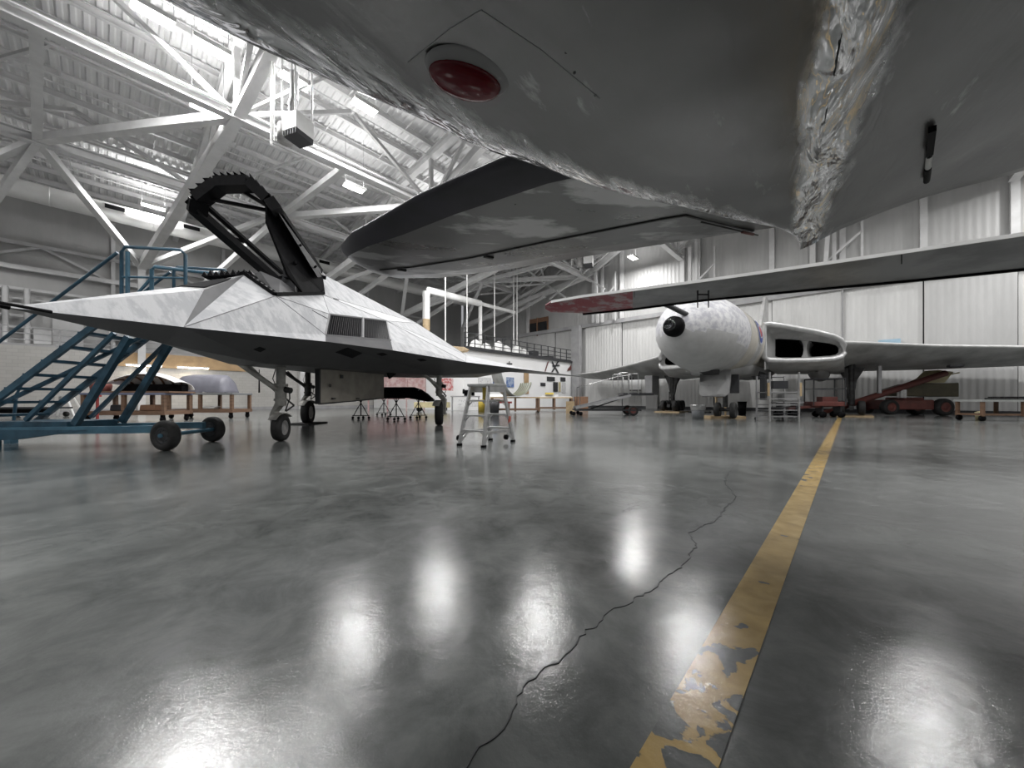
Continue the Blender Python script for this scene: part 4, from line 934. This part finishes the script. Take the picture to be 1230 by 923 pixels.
for c,cl,l_ in ((V((-14.6,13.9,.41)),'charcoal','black bundle lying on the lower shelf of the wooden cart'),(V((-13.4,13.8,.41)),'brown','brown box on the lower shelf of the wooden cart')):
    tag(MB().prism([(-.3,-.2,0),(.3,-.25,0),(.25,.2,0),(-.28,.22,0)],(.02,.02,.22)).build('storage_box',cl,None,loc=c,bevel=.03),l_,'box')
q=MB(); q.prism([(-.3,-.2,0),(.35,-.15,0),(.3,.2,0),(-.2,.15,0)],(.1,.05,.1)); tag(q.build('folded_cloth','white_paint',None,loc=V((-13.3,16.2,.42)),bevel=.03),'white folded cloth on the lower shelf of the second cart','cloth')
t = thing('jack_stand','red upright jack post in front of the wooden cart','jack',G(117,509),0)
MB().box((0,0,.03),(.5,.4,.05)).build('base','charcoal',t); MB().cyl((0,0,.05),(0,0,.95),.04,n=12).build('post','red',t); MB().box((.02,0,.95),(.16,.1,.06)).build('head','red',t)
q=MB(); q.lathe((0,0,0),(0,0,1),[(0,.01),(0,.24),(.1,.28),(.3,.3),(.45,.2),(.5,.05)],18); tag(q.build('red_cover','rust_red',None,loc=V((-15.42,13.9,1.07))),'dark red rounded cover at the left end of the cart','cover')
t = thing('step_stool','white A-shaped step stool seen through the stair treads','step stool',G(72,500),.1)
for s in (-1,1): MB().beam((s*.62,0,0),(s*.28,0,.98),.09,.05).build('leg','white_paint',t)
for s in (-1,1): MB().beam((s*.62,.5,0),(s*.28,.3,.98),.09,.05).build('leg','white_paint',t)
MB().box((0,.15,1.0),(.72,.45,.06)).build('top','white_paint',t); MB().box((0,0,.3),(1.0,.06,.05)).build('step','white_paint',t)
t = thing('low_trolley','low dark flat trolley behind the foot of the blue stair','trolley',G(38,501),.05)
MB().box((0,0,.42),(2.6,1.0,.08)).build('deck','charcoal',t); MB().box((-.2,-.3,.28),(2.4,.06,.2)).build('side_rail','black',t)
for x in (-1.1,1.1):
    for y in (-.4,.4): MB().lathe((x,y,.12),(0,1,0),[(-.04,0),(-.04,.12),(.04,.12),(.04,0)],14).build('wheel','rubber',t)
for x in (-1.1,-.2,.9): MB().box((x,-.42,.6),(.12,.06,.4)).build('stake','slate',t)
# fluorescent tubes below the plywood band
for i,(a,l_) in enumerate(((1.7,'left glowing tube light under the plywood band'),(4.1,'right glowing tube light under the plywood band'))):
    t = thing('tube_light',l_,'light',AB(a,WB-.55,2.95),GA,'tube lights on the block wall')
    MB().box((0,0,.06),(.14,1.7,.06)).build('housing','white_paint',t); q=MB()
    q.cyl((0,-.8,0),(0,.8,0),.035,n=8); q.build('tube','lamp_glow',t); MB().box((-.18,0,.06),(.36,.05,.04)).build('bracket','steel_grey',t)
    Lg=bpy.data.lights.new('tube','AREA'); Lg.shape='RECTANGLE'; Lg.size=.1; Lg.size_y=1.6; Lg.energy=35; Lg.color=(1,.85,.65); o=bpy.data.objects.new('tube_glow',Lg); COL.objects.link(o); o.parent=t; o.location=(0.05,0,.0); o.rotation_euler=(0,math.pi/2*0,0)
# wall clutter behind jet
t = thing('hanging_strap','thin black strap hanging on the wall left of the jet nose wheel','strap',P(311,472,27),0); MB().prism([(-.05,0,0),(.07,0,0),(.03,0,1.7),(-.01,0,1.7)],(0,.03,0)).build('strap_body','black',t)

# ================================================================== black cowl on trestles
CO = thing('black_cowl','black curved aircraft panel lying across wheeled trestles under the jet','aircraft part',(-5.0,15.5,.88),0)
rg=[]
for i in range(13):
    x=-1.6+3.2*i/12; dz=0 if i<9 else -((i-9)/3)**2*.36
    rg.append([V((x+.12*math.sin(a_),.55*math.cos(a_),(.0 if i<9 else -.05*(i-9))+ (.46+dz)*math.sin(a_)**.7)) for a_ in [math.pi*k/12 for k in range(13)]])
MB().loft(rg,True,True,False).build('cowl_skin','black',CO)
q=MB(); q.beam((.9,-.5,.05),(1.2,-.3,.35),.02,.01); q.build('edge_tape','alu',CO)
def trestle(c,label):
    t = thing('wheeled_trestle',label,'trestle',c,0,'wheeled trestles under the black panel')
    for s in (-1,1): MB().beam((s*.32,0,.12),(-s*.1,0,.86),.025,.025).build('leg','black',t); MB().beam((s*.32,0,.12),(s*.12,.0,.5),.02,.02).build('brace','black',t)
    MB().beam((0,0,.14),(0,0,.88),.035,.035).build('post','black',t); MB().beam((-.36,0,.14),(.36,0,.14),.03,.03).build('foot_bar','black',t); MB().beam((-.35,0,.87),(.35,0,.87),.04,.03).build('top_bar','black',t); MB().beam((0,-.25,.14),(0,.25,.14),.03,.03).build('foot_bar','black',t)
    for x,y in ((-.34,0),(.34,0),(0,-.24),(0,.24)): MB().lathe((x,y,.055),(0,1,0),[(-.015,0),(-.015,.055),(.015,.055),(.015,0)],12).build('caster','black',t)
for x,y,l_ in ((433.5,504,'leftmost wheeled trestle under the black panel'),(461,500,'second wheeled trestle from left under the black panel, set back'),(476,505.5,'third wheeled trestle from left under the black panel, nearest'),(502.5,503.5,'rightmost wheeled trestle under the black panel')): trestle(G(x,y-.5),l_)

# ================================================================== platform ladder
LD = thing('platform_ladder','small aluminium platform ladder standing alone on the polished floor','ladder',(-.47,7.05,0),math.radians(-31))
hx,hy,tx,ty,ZT=.27,.50,.20,.25,1.08
for sx in (-1,1):
    for sy in (-1,1):
        q=MB(); q.beam((sx*hx,sy*hy,.04),(sx*tx,sy*ty,ZT),.035,.075,up=(0,1,0)); lg=q.build('leg','alu',LD)
        MB().box((sx*hx,sy*hy,.02),(.06,.09,.045)).build('rubber_foot','black',lg)
def lp(z,s): f=z/ZT; return hx+(tx-hx)*f, s*(hy+(ty-hy)*f)
for s in (-1,1):
    for z in (.28,.55,.82):
        w_,y=lp(z,s); MB().box((0,y,z),(2*w_,.10,.03)).build('step','alu',LD,bevel=.004)
        q=MB(); q.beam((-w_,y,z-.1),(-w_+.1,y,z-.01),.01,.02); q.beam((w_,y,z-.1),(w_-.1,y,z-.01),.01,.02); q.build('step_brace','alu',LD)
for s in (-1,1):
    w_,y=lp(.24,1); MB().beam((s*w_,-y,.24),(s*w_,y,.24),.02,.05).build('side_rail','alu',LD)
    for e in (-1,1): MB().beam((s*hx,e*hy*.98,.06),(s*(w_),e*(hy-.22),.24),.02,.05).build('gusset','alu',LD)
q=MB(); q.box((0,0,ZT+.03),(.5,.60,.05)); q.build('platform','alu',LD,bevel=.01)
q=MB(); q.box((0.235,0,ZT-.03),(.01,.54,.14)); q.box((-.235,0,ZT-.03),(.01,.54,.14)); q.build('apron','alu',LD)
MB().box((-.05,.0,ZT-.16),(.012,.16,.30)).build('warning_label','yellow',LD)
w_,y=lp(.45,1); MB().box((w_+.012,y,.45),(.02,.07,.13)).build('red_label','orange_red',LD)
MB().lathe((-hx-.07,-hy+.08,.13),(1,0,0),[(-.03,0),(-.03,.055),(.03,.055),(.03,0)],18).build('wheel','black',LD)
MB().lathe((hx-.1,hy-.1,.10),(1,0,0),[(-.03,0),(-.03,.05),(.03,.05),(.03,0)],18).build('wheel','black',LD)

# ================================================================== ramp trailer
RT = thing('ramp_trailer','grey wheeled ramp trailer with handrails under the bomber left wing','trailer',(5.0,19.2,0),-.06)
def R_(x,y,z): return V((x,y,z))
for y in (-.6,.6):
    MB().beam((-1.8,y,.28),(1.5,y,.28),.08,.08).build('chassis_rail','charcoal',RT)
    MB().beam((-1.75,y,.38),(1.0,y,1.02),.06,.12).build('ramp_rail','steel_grey',RT)
q=MB(); q.prism([(-1.75,-.55,.40),(1.0,-.55,1.04),(1.0,.55,1.04),(-1.75,.55,.40)],(0,0,.03)); q.build('ramp_deck','charcoal',RT)
MB().box((1.35,0,1.08),(1.5,1.25,.12)).build('platform','charcoal',RT)
MB().beam((-1.0,0,.3),(.9,0,.95),.06,.06).build('lift_arm','charcoal',RT)
for y in (-.62,.62):
    MB().tube([(-1.55,y,.45),(-1.55,y,1.45),(.3,y,1.95),(1.0,y,2.05)],.022,8).build('handrail','alu' if y<0 else 'charcoal',RT)
    MB().tube([(.35,y,1.1),(.35,y,2.1),(.45,y,2.15),(.8,y,2.15),(.85,y,2.1),(.85,y,1.1)],.022,8).build('guard_rail','alu',RT)
    MB().tube([(.9,y,1.1),(.9,y,2.1),(1.3,y,2.1),(1.35,y,2.05),(1.35,y,1.1)],.022,8).build('guard_rail','alu',RT)
    wheel(RT,(1.1,y*.95,.25),(0,1,0),.25,.14,'wheel','rubber','rust_red')
    for x in (-1.85,-1.5): MB().lathe((x,y,.1),(0,1,0),[(-.03,0),(-.03,.1),(.03,.1),(.03,0)],14).build('caster','black',RT)
tag(MB().box((0,0,.35),(.5,.05,.7)).build('cardboard_sheet','wood_light',None,loc=V((3.35,21.3,0)),rz=.2),'tan board standing on the floor behind the ramp trailer front','board')

# ================================================================== bins
def bin_(c,label,mt,r,h):
    t = thing('waste_bin',label,'bin',c,0,None)
    MB().lathe((0,0,0),(0,0,1),[(0,0),(0,r*.8),(h,r),(h,r*.93),(.05,r*.75),(.05,0)],22).build('body',mt,t)
    MB().lathe((0,0,0),(0,0,1),[(h-.04,r*1.0),(h-.04,r*1.07),(h+.01,r*1.07),(h+.01,r*.95)],22).build('rim',mt,t)
    return t
b1=bin_(G(838.5,503.5),'grey bin with a pale liner in front of the bomber nose','grey_plastic',.27,.55)
MB().lathe((0,0,0),(0,0,1),[(.38,.277),(.56,.30),(.6,.31),(.6,.27)],22).build('liner','alu',b1)
bin_(G(891.5,499.3),'black bin behind the bomber nose wheels','black',.2,.7)
bin_(G(594,496.5),'dark green tall bin seen through the platform ladder','charcoal',.32,.8)

# ================================================================== work stand by the bomber
WS = thing('work_stand','tall grey steel maintenance stand with steps beside the bomber nose','work stand',G(941,506.5),-.05)
for x in (-.53,.53):
    for y in (-.05,.75): MB().beam((x,y,0),(x,y,1.85 if y<0 else 1.75),.05,.05).build('post','alu' if y<0 else 'steel_grey',WS)
for z in (.18,.42,.62,.85,1.1):
    MB().box((0,.35,z),(1.06,.7,.035)).build('shelf','steel_grey',WS)
for z in (.3,.52): MB().beam((-.53,-.05,z),(.53,-.05,z),.03,.03).build('cross_bar','charcoal',WS)
MB().box((-.0,.3,1.38),(.55,.3,.3)).build('tool_box','charcoal',WS); MB().beam((-.53,.75,1.7),(.53,.75,1.7),.03,.03).build('cross_bar','charcoal',WS)
for x in (-.58,.58): MB().box((x,-.06,1.2),(.07,.05,.5)).build('padding','wood_light',WS)
for x in (-.53,.53): MB().lathe((x,.8,.06),(1,0,0),[(-.02,0),(-.02,.06),(.02,.06),(.02,0)],12).build('caster','black',WS)
# red engine cart
EC = thing('equipment_cart','red and black equipment cart with an open frame between the bomber wheels','cart',G(984,501.5),-.25)
q=MB()
for x in (-.6,.6):
    for y in (-.4,.4): q.beam((x+.2,y,.55),(x+.2,y,1.75),.04,.04)
for y in (-.4,.4): q.beam((-.4,y,1.75),(.8,y,1.75),.04,.04); q.beam((-.4,y,1.3),(.8,y,1.3),.03,.03)
for x in (-.4,.8): q.beam((x,-.4,1.75),(x,.4,1.75),.04,.04)
q.build('frame','charcoal',EC)
q=MB(); q.box((.2,0,.62),(1.3,.8,.2)); q.box((.3,0,.82),(.6,.5,.25)); q.prism([(-1.3,-.2,.35),(.6,-.25,.5),(.6,.2,.5),(-1.3,.2,.35)],(0,0,.12)); q.build('engine_block','rust_red',EC,bevel=.02)
q=MB(); q.box((-1.3,0,.68),(1.1,.7,.06)); q.box((-1.2,0,.92),(.7,.5,.3)); q.build('side_tray','steel_grey',EC)
for x in (-1.6,-1.0,.0,.7):
    for y in (-.3,.3): MB().lathe((x,y,.14),(0,1,0),[(-.04,0),(-.04,.14),(.04,.14),(.04,0)],14).build('wheel','black',EC)
    MB().box((x,0,.4),(.05,.6,.5)).build('leg','charcoal',EC)
# boom lift
BLx = thing('boom_lift','dirty red boom lift with its long pipe boom lowered to the left','boom lift',(20.1,19.2,0),-.03)
q=MB(); q.box((-.1,0,.55),(2.3,1.3,.5)); q.box((.2,0,.85),(1.0,1.0,.14)); q.build('chassis','rust_red',BLx,bevel=.05)
for x,y in ((-1.15,-.65),(1.45,-.65),(-1.15,.65),(1.45,.65)): wheel(BLx,(x,y,.43),(0,1,0),.43 if x>0 else .38,.36,'wheel','rubber','rust_red')
q=MB(); q.prism([(-.5,-.5,1.0),(2.4,-.5,.95),(2.4,-.5,1.65),(.55,-.5,1.62),(-.45,-.5,1.3)],(0,1.2,0)); q.build('counterweight','olive',BLx,bevel=.03)
q=MB(); q.cyl((-3.9,-.75,.32),(1.45,-.75,2.12),.15,n=16); q.cyl((-3.9,-.75,.32),(-4.6,-.75,.12),.1,n=12); q.build('boom','rust_red',BLx)
q=MB(); q.prism([(.35,-.6,1.65),(1.6,-.6,1.65),(2.05,-.6,2.2),(1.3,-.6,2.3),(.9,-.6,1.9)],(0,.7,0)); q.beam((1.4,-.7,2.0),(2.2,-.7,2.15),.06,.06); q.build('boom_mount','cream',BLx,bevel=.03)
MB().cyl((-.6,-.7,.9),(-.6,-.7,1.3),.18,n=12).build('pivot','alu',BLx)
# tables at right edge
def table(c,rz,Lx,Ly,label):
    t = thing('work_table',label,'table',c,rz,'low wheeled work tables at right')
    MB().box((0,0,.78),(Lx,Ly,.08)).build('top','shell_grey',t); MB().box((0,0,.25),(Lx,Ly*.9,.06)).build('lower_shelf','wood',t)
    for x in (-Lx/2+.08,Lx/2-.08,.0):
        for y in (-Ly/2+.07,Ly/2-.07): MB().box((x,y,.48),(.09,.09,.58)).build('leg','wood',t)
    for x in (-Lx/2+.1,Lx/2-.1):
        for y in (-Ly/2+.1,Ly/2-.1): MB().lathe((x,y,.11),(0,1,0),[(-.03,0),(-.03,.11),(.03,.11),(.03,0)],14).build('caster','black',t)
    return t
table(V((19.2,14.3,0)),-.1,2.9,1.0,'long low wooden work table at the right edge with grey top')
t=thing('black_plank','stack of black planks lying on the work table at the right edge','plank',(19.3,14.3,.82),-.1)
for z in (.03,.09): MB().box((z*2,0,z),(1.5,.5,.05)).build('board','black',t)
q=MB(); q.lathe((0,0,0),(0,0,1),[(0,0),(0,.12),(.3,.14),(.34,.06),(.34,0)],16); tag(q.build('yellow_bucket','cream',None,loc=G(1177,504.5)+V((0,0,0))),'small pale yellow bucket by the left leg of the work table','bucket')
# signs on right wall
tag(MB().box((0,0,0),(.9,.04,.4)).build('wall_sign','poster_white',None,loc=AB(WA-.02,-.8,4.1),rz=GA),'small dark framed notice on the far wall above the bomber right wing','sign')
tag(MB().box((0,0,0),(.95,.04,.55)).build('wall_board','sky_blue',None,loc=AB(WA-.02,-1.8,4.15),rz=GA),'pale blue board on the far wall right of the framed notice','board')
d=MB(); d.box((0,0,1.05),(1.0,.06,2.1)); o=d.build('door_17','door_mid',None,loc=AB(WA-.02,12.6,0),rz=GA); o['kind']='structure'
t=thing('notice_frame','square white notice frame on the far wall behind the ramp trailer','sign',AB(WA-.02,14.1,1.6),GA)
MB().box((0,0,.7),(1.1,.03,1.4)).build('board','building_white',t); MB().box((0,-.03,1.38),(1.1,.04,.08)).build('frame_edge','charcoal',t); MB().box((0,-.03,.0),(1.1,.04,.08)).build('frame_edge','charcoal',t)
# spotlights on bomber
# ================================================================== building face clutter
def poster(px,py,w_,h_,mt,label,name='poster'):
    # on the face beta=BF ; solve alpha for pixel column
    r=(px-CX)/FP; Yd=BF/(.673-.740*r*1.0) if False else None
    # X=.673a-.740b, Y=.740a+.673b, X=rY
    a=(.740*BF+r*.673*BF)/(.673-.740*r); c=AB(a,BF-.03,0); z=EYE+(HY-py)/FP*c.y
    t=thing(name,label,'poster',V((c.x,c.y,z-h_/2)),GA,'notices on the white building')
    MB().box((-.0,0,h_/2),(.03,w_,h_)).build('sheet',mt,t); 
    return a
poster(537,462,1.0,.85,'poster_red','red notice on the white wall left of the jet far wheel')
poster(582,460,1.3,.8,'poster_white','grey chart on the white wall above the platform ladder')
poster(597.5,459,1.0,.9,'poster_blue','left of two blue pictures on the white wall')
poster(612.5,459.5,.9,.8,'poster_blue','right of two blue pictures on the white wall, beside the column')
for px,py,w_,h_,l_ in ((652,462,.7,.3,'dark strip notice on the wall above the ribbed shell'),(661.5,455.5,1.2,.4,'dark cluster of tools hung on the white wall'),(667,465,.7,.9,'black coat-like tool pouch hung on the white wall'),(676,456,.8,.4,'black label on the white wall right end'),(677,466,.6,1.0,'grey cabinet picture on the white wall right end')):
    poster(px,py,w_,h_,'poster_white' if 'grey' in l_ else 'charcoal',l_)
poster(672,465,.3,.9,'cream','narrow yellow notice between the tools on the white wall')
a=poster(632,460,.6,1.9,'plywood','narrow plywood strip on the white wall right of the column')
# graphic painted on the upper wall (abstract marks)
def mark(pts,mt,label,name='wall_graphic'):
    vs=[]
    for px,py in pts:
        r=(px-CX)/FP; a=(.740*BF+r*.673*BF)/(.673-.740*r); c=AB(a,BF-.06,0); vs.append(V((c.x,c.y,EYE+(HY-py)/FP*c.y)))
    n=AB(0,1,0)*.03; q=MB(); q.prism(vs,n); return tag(q.build(name,mt,None),label,'wall graphic','painted graphics on the white building')
mark([(659,433.5),(655,446),(654,446.5),(657,436)],'rust_red','dark red slanted wing mark on the white building')
mark([(663,434),(671,448.5),(669.5,448.8),(662.5,436)],'charcoal','black crossed stroke emblem, falling stroke, on the white building')
mark([(671,434),(663.5,447.5),(662,447),(669.5,434)],'charcoal','black crossed stroke emblem, rising stroke, on the white building')
mark([(663,439),(671,438),(672,440),(664,441)],'charcoal','black bar through the crossed emblem on the white building')
mark([(686,438),(682,443),(681,446),(687.5,444),(687.8,439)],'rust_red','dark red and black mark at the right corner of the white building')
t=thing('security_camera','small dark camera on the white building wall above the jet wing','camera',P(612,437.5,29.9),0); MB().box((0,0,0),(.45,.2,.12)).build('body','charcoal',t); MB().box((0,.1,.12),(.06,.3,.2)).build('mount','charcoal',t)
# rose coloured panel behind jet
t=thing('rose_panel_rack','rose and white rack of panels behind the jet under its belly','rack',(-4.3,19.5+6,0),0)
MB().box((-3.6,0,1.9),(3.9,.3,2.2)).build('panel','rose_panel',t)
for x in (-5.5,-4.2,-2.9,-1.7): MB().box((x,-.2,1.5),(.08,.1,3.0)).build('upright','rose_panel',t)
t=thing('yellow_cart','low yellow wheeled cart in the distance behind the black panel','cart',(-5.2,24.2,0),0)
MB().box((0,0,.45),(2.2,.8,.35)).build('body','cream',t)
for x in (-.8,.8): MB().lathe((x,-.2,.2),(0,1,0),[(-.04,0),(-.04,.2),(.04,.2),(.04,0)],14).build('wheel','rubber',t)
# cabinets/wall machines near far main wheel
t=thing('grinder_bench','small bench with dark grinder and boxes right of the jet far wheel','bench',(-3.2,25.5,0),.1)
MB().box((0,0,1.0),(2.0,.6,.08)).build('top','steel_grey',t); MB().box((.2,0,.55),(1.4,.5,.5)).build('drawer_box','poster_white',t)
q=MB(); q.lathe((.2,-.1,1.35),(1,0,0),[(-.4,0),(-.4,.16),(-.25,.16),(-.25,.1),(.2,.1),(.2,.3),(.42,.3),(.42,0)],16); q.box((.1,0,1.15),(.4,.2,.25)); q.build('grinder','black',t)
for x in (-.9,.9): MB().box((x,0,.5),(.08,.5,1.0)).build('leg','steel_grey',t)
# background work benches
def bench(c,rz,Lx,label,topm='wood_light'):
    t=thing('workbench',label,'workbench',c,rz,'wooden workbenches by the white building')
    MB().box((0,0,.92),(Lx,1.0,.08)).build('top',topm,t); MB().box((0,0,.2),(Lx,1.0,.1)).build('lower_shelf','wood',t)
    for x in (-Lx/2+.08,0,Lx/2-.08):
        for y in (-.42,.42): MB().box((x,y,.5),(.12,.12,.85)).build('leg','wood',t)
    for x in (-Lx/2+.1,Lx/2-.1): MB().lathe((x,-.4,.08),(0,1,0),[(-.03,0),(-.03,.08),(.03,.08),(.03,0)],12).build('caster','black',t)
    return t
bench(V((.2,22.8,0)),0,3.0,'wooden workbench under the curved grey shell')
bench(V((3.0,26.5,0)),0,2.6,'wooden workbench with white sheets, right of the ribbed shell')
t=thing('curved_shell','big curved grey aircraft skin section standing on the workbench','aircraft part',(.15,22.8,.96),.45)
rg=[]
for y in (-.75,.75):
    rg.append([V((-.15-1.05*math.cos(a_)*(1.05 if math.cos(a_)>0 else .95), y, 1.12-1.08*math.sin(a_)+(.55*max(0,math.cos(a_))**2))) for a_ in [math.pi*(.02+.9*k/20) for k in range(21)]])
q=MB(); q.loft(rg,False,True,False); o=q.build('skin','shell_grey',t); o.modifiers.new('s','SOLIDIFY').thickness=.03
q=MB()
for j in range(6):
    y=-.7+j*.27
    for k in range(10,20): q.beam(rg[0][k]+V((-.03,y+.75,.03)),rg[0][k+1]+V((-.03,y+.75,.03)),.06,.08)
q.build('rib','rib_green',t)
q=MB(); q.lathe((0,0,.25),(1,0,0),[(-.7,0),(-.7,.25),(.7,.25),(.7,0)],18); tag(q.build('cylinder_tank','white_paint',None,loc=V((-1.0,25.2,.66))),'white horizontal cylinder seen through the platform ladder','tank')
t=thing('tank_cradle','low red cradle cart holding a cylinder behind the platform ladder','cart',(-1.1,25.2,0),0); MB().box((0,0,.6),(2.2,.8,.12)).build('deck','red',t)
for x in (-.9,.9): MB().box((x,0,.3),(.1,.6,.6)).build('leg','brown',t)
q=MB(); q.lathe((0,0,0),(0,0,1),[(0,0),(0,.22),(.7,.22),(.8,.1),(.8,0)],18); tag(q.build('yellow_drum','yellow',None,loc=V((-1.85,22.8,0))),'yellow drum behind the platform ladder','drum')
q=MB(); q.prism([(-1.1,-.4,0),(1.2,-.45,0),(1.15,.4,0),(-1.1,.4,0)],(0,0,.05)); q.prism([(-.9,-.3,.05),(.2,-.35,.05),(.1,.3,.05),(-.8,.3,.05)],(.1,0,.12)); tag(q.build('white_sheets','white_paint',None,loc=V((3.0,26.5,.96))),'white sheets lying on the right workbench','sheet')
q=MB(); q.prism([(-.3,-.2,0),(.3,-.25,0),(.3,.2,0),(-.25,.2,0)],(.04,.03,.14)); tag(q.build('yellow_cloth','yellow',None,loc=V((2.6,26.2,1.14))),'small yellow cloth on the white sheets','cloth')
for x,y,l_,mt in ((4.95,26.6,'brown carton on the floor right of the workbenches','brown'),):
    tag(MB().box((0,0,.5),(.9,.7,1.0)).build('carton',mt,None,loc=V((x,y,0)),bevel=.02),l_,'box')
# roof deck clutter on the building
BTz=BT+.02
for i,(a,b,r,h_) in enumerate(((19.6,21.7,.5,1.0),(20.9,21.9,.5,.9),(22.1,21.6,.52,1.15),(23.3,21.9,.5,.95),(24.5,21.7,.5,1.05),(25.7,21.9,.45,.9))):
    q=MB(); q.lathe((0,0,0),(0,0,1),[(0,.02),(0,r*.9),(h_*.4,r),(h_*.8,r*.8),(h_,r*.25),(h_*1.05,.02)],16)
    tag(q.build('storage_bag','white_paint',None,loc=AB(a,b,BTz)),'white plastic bag, number of several behind the roof railing'.replace(', number of several',''),'bag','white bags on the building roof')
for a,b,w_,h_,l_ in ((26.8,22,1.2,.8,'black crate behind the roof railing, left of the window'),(28.9,21.9,1.4,.5,'low dark crate behind the roof railing at the right end')):
    tag(MB().prism([(-w_/2,-.4,0),(w_/2,-.4,0),(w_/2,.4,0),(-w_/2,.4,0)],(0.03,0,h_)).build('storage_crate','charcoal',None,loc=AB(a,b,BTz),rz=GA,bevel=.03),l_,'crate')
# big white pipes
t=thing('white_pipework','thick white pipe bent in an arch over the white building roof','pipe',AB(18,24,BTz),GA)
def pp_(px,py,b):
    r=(px-CX)/FP; a=(.740*b+r*.673*b)/(.673-.740*r); return a,EYE+(HY-py)/FP*AB(a,b).y
a1,z1=pp_(512,348,24); a2,z2=pp_(577,365,24)
zt=(z1+z2)/2-BTz
q=MB(); q.tube([(0,a1-18,0),(0,a1-18,zt-.15),(0,a1-17.85,zt),(0,a2-18,zt)],.27,14); q.build('pipe','white_paint',t)
a3,_=pp_(618,373,24)
q=MB(); q.tube([(0,a2-18,0),(0,a2-18,zt-.1),(0,a2-17.9,zt),(0,a3-18,zt)],.16,12); q.build('pipe','white_paint',t)
q=MB(); q.cyl((0,a1-18,zt*.32),(0,a1-18,zt*.52),.28,n=14); q.build('pipe_wrap','wood_light',t)
for px in (535,561,594,617,621):
    r=(px-CX)/FP; b=22.8; a=(.740*b+r*.673*b)/(.673-.740*r)
    tag(MB().cyl((0,0,0),(0,0,RZ(b)-BTz-.3),.05,n=8).build('hanging_rod','white_paint',None,loc=AB(a,b,BTz)),'thin white vertical rod rising from the building roof to the trusses','rod','white rods over the building roof')
